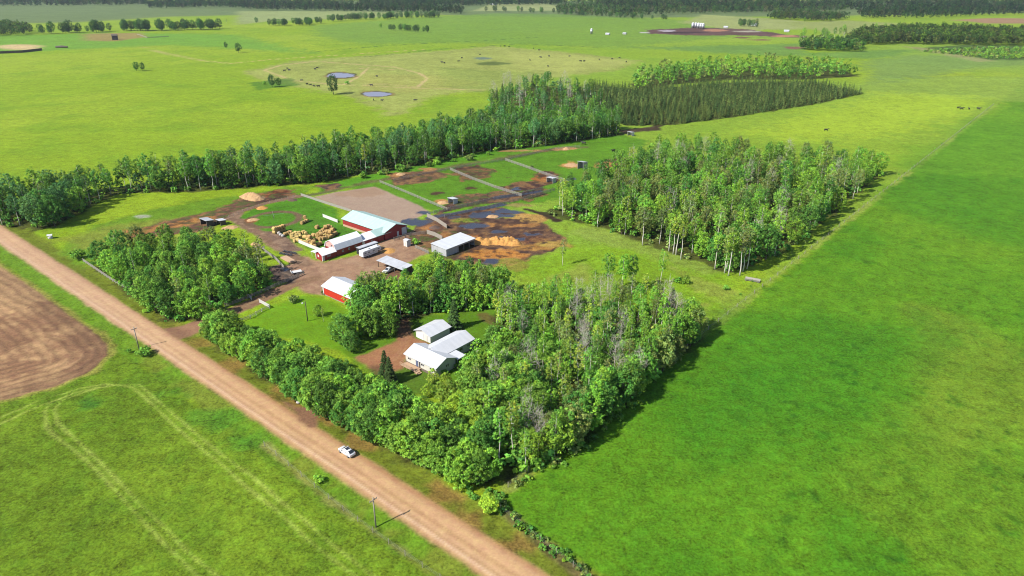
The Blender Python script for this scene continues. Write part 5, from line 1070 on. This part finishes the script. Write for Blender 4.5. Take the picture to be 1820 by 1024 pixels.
fence('wire_fence', [(244, 62), (262, 68), (300, 66)], 2.0, wd, 3, wd, 'far corral fence right of the dark pasture shed', rail_h=.3, step=9)
def pole(x, y, h, label, lamp=False, group=None):
    q = G(x, y); t = thing('power_pole' if not lamp else 'yard_light', label, 'pole', (q[0], q[1], 0), A1)
    MB().tube([(0, 0, -.3), (0, 0, h)], [.17, .11], 8).build('shaft', M['wood'] if not lamp else M['dark_wood'], t, True)
    if lamp: MB().tube([(0, 0, h - .3), (0, -1.0, h - .1)], [.04, .04], 5).build('arm', M['steel'], t); MB().lathe([(.3, h - .45), (.22, h - .12)], 10, (0, -1.0)).build('lamp', M['white'], t)
    else:
        MB().box(-.06, .06, -.9, .9, h - .75, h - .62).build('crossarm', M['wood'], t)
        for y_ in (-.8, 0.35, .8): MB().lathe([(.05, h - .618), (.07, h - .5), (.04, h - .42)], 8, (0.0, y_)).build('insulator', M['steel'], t)
pole(668, 935, 7.2, 'grey power pole in the verge casting its shadow across the road'); pole(247, 620, 7.2, 'slender power pole by the round bush left of the road')
pole(547, 571, 7.0, 'yard light pole on the lawn left of the young trees', True)
q = G(487, 391); t = thing('walker_post', 'post with arms standing in the middle of the round pen', 'post', (q[0], q[1], 0))
MB().tube([(0, 0, -.2), (0, 0, 2.4)], [.12, .09], 8).build('shaft', M['dark_wood'], t)
for a in (0, 1): MB().tube([(-4.5 * math.cos(a * 1.57 + .4), -4.5 * math.sin(a * 1.57 + .4), 2.45 + a * .12), (4.5 * math.cos(a * 1.57 + .4), 4.5 * math.sin(a * 1.57 + .4), 2.45 + a * .12)], [.04, .04], 5).build('arm', M['steel'], t)
# concrete culvert stone beside the approach
q = G(531, 716); o = MB().lathe([(.5, 0), (.7, .25), (.45, .55)], 8).build('boulder', M['stone'], None, True); o.location = (q[0], q[1], 0); tag(o, 'pale rock at the field approach left of the shelterbelt', 'boulder')

# ================================================================== AIR, LIGHT, CAMERA
hz = MB().box(-7500, 7500, -750, 8600, -1.5, 118).build('haze', None); tag(hz, kind='stuff')
hm = D.materials.new('haze_air'); hm.use_nodes = True; nt = hm.node_tree; nt.nodes.remove(nt.nodes['Principled BSDF'])
pv = nt.nodes.new('ShaderNodeVolumePrincipled'); pv.inputs['Color'].default_value = (.72, .84, 1, 1); pv.inputs['Density'].default_value = .00003; pv.inputs['Anisotropy'].default_value = .2
nt.links.new(pv.outputs[0], nt.nodes['Material Output'].inputs['Volume']); hz.data.materials.append(hm)
SUN_AZ, SUN_EL = math.radians(238), math.radians(43)
w = D.worlds.new('World'); scene.world = w; w.use_nodes = True; nt = w.node_tree
sky = nt.nodes.new('ShaderNodeTexSky'); sky.sky_type = 'NISHITA'; sky.sun_disc = False; sky.sun_elevation = SUN_EL; sky.sun_rotation = SUN_AZ; sky.altitude = 700
nt.links.new(sky.outputs[0], nt.nodes['Background'].inputs[0]); nt.nodes['Background'].inputs[1].default_value = .10
L = D.lights.new('sun', 'SUN'); L.energy = 5.0; L.angle = math.radians(.53); L.color = (1, .955, .88)
lo = D.objects.new('sun', L); COL.objects.link(lo); lo.rotation_euler = (PI / 2 - SUN_EL, 0, PI - SUN_AZ); lo.location = (-200, -100, 300)
cam = D.cameras.new('camera'); cam.sensor_width = 36; cam.lens = 36 * F / 1820; cam.clip_end = 30000; cam.clip_start = 1
co = D.objects.new('camera', cam); COL.objects.link(co); co.location = (0, 0, H); co.rotation_euler = (PI / 2 - PITCH, 0, 0); scene.camera = co
scene.cycles.filter_width = 1.1
scene.view_settings.view_transform = 'Standard'; scene.view_settings.look = 'None'; scene.view_settings.exposure = .95; scene.view_settings.gamma = 1
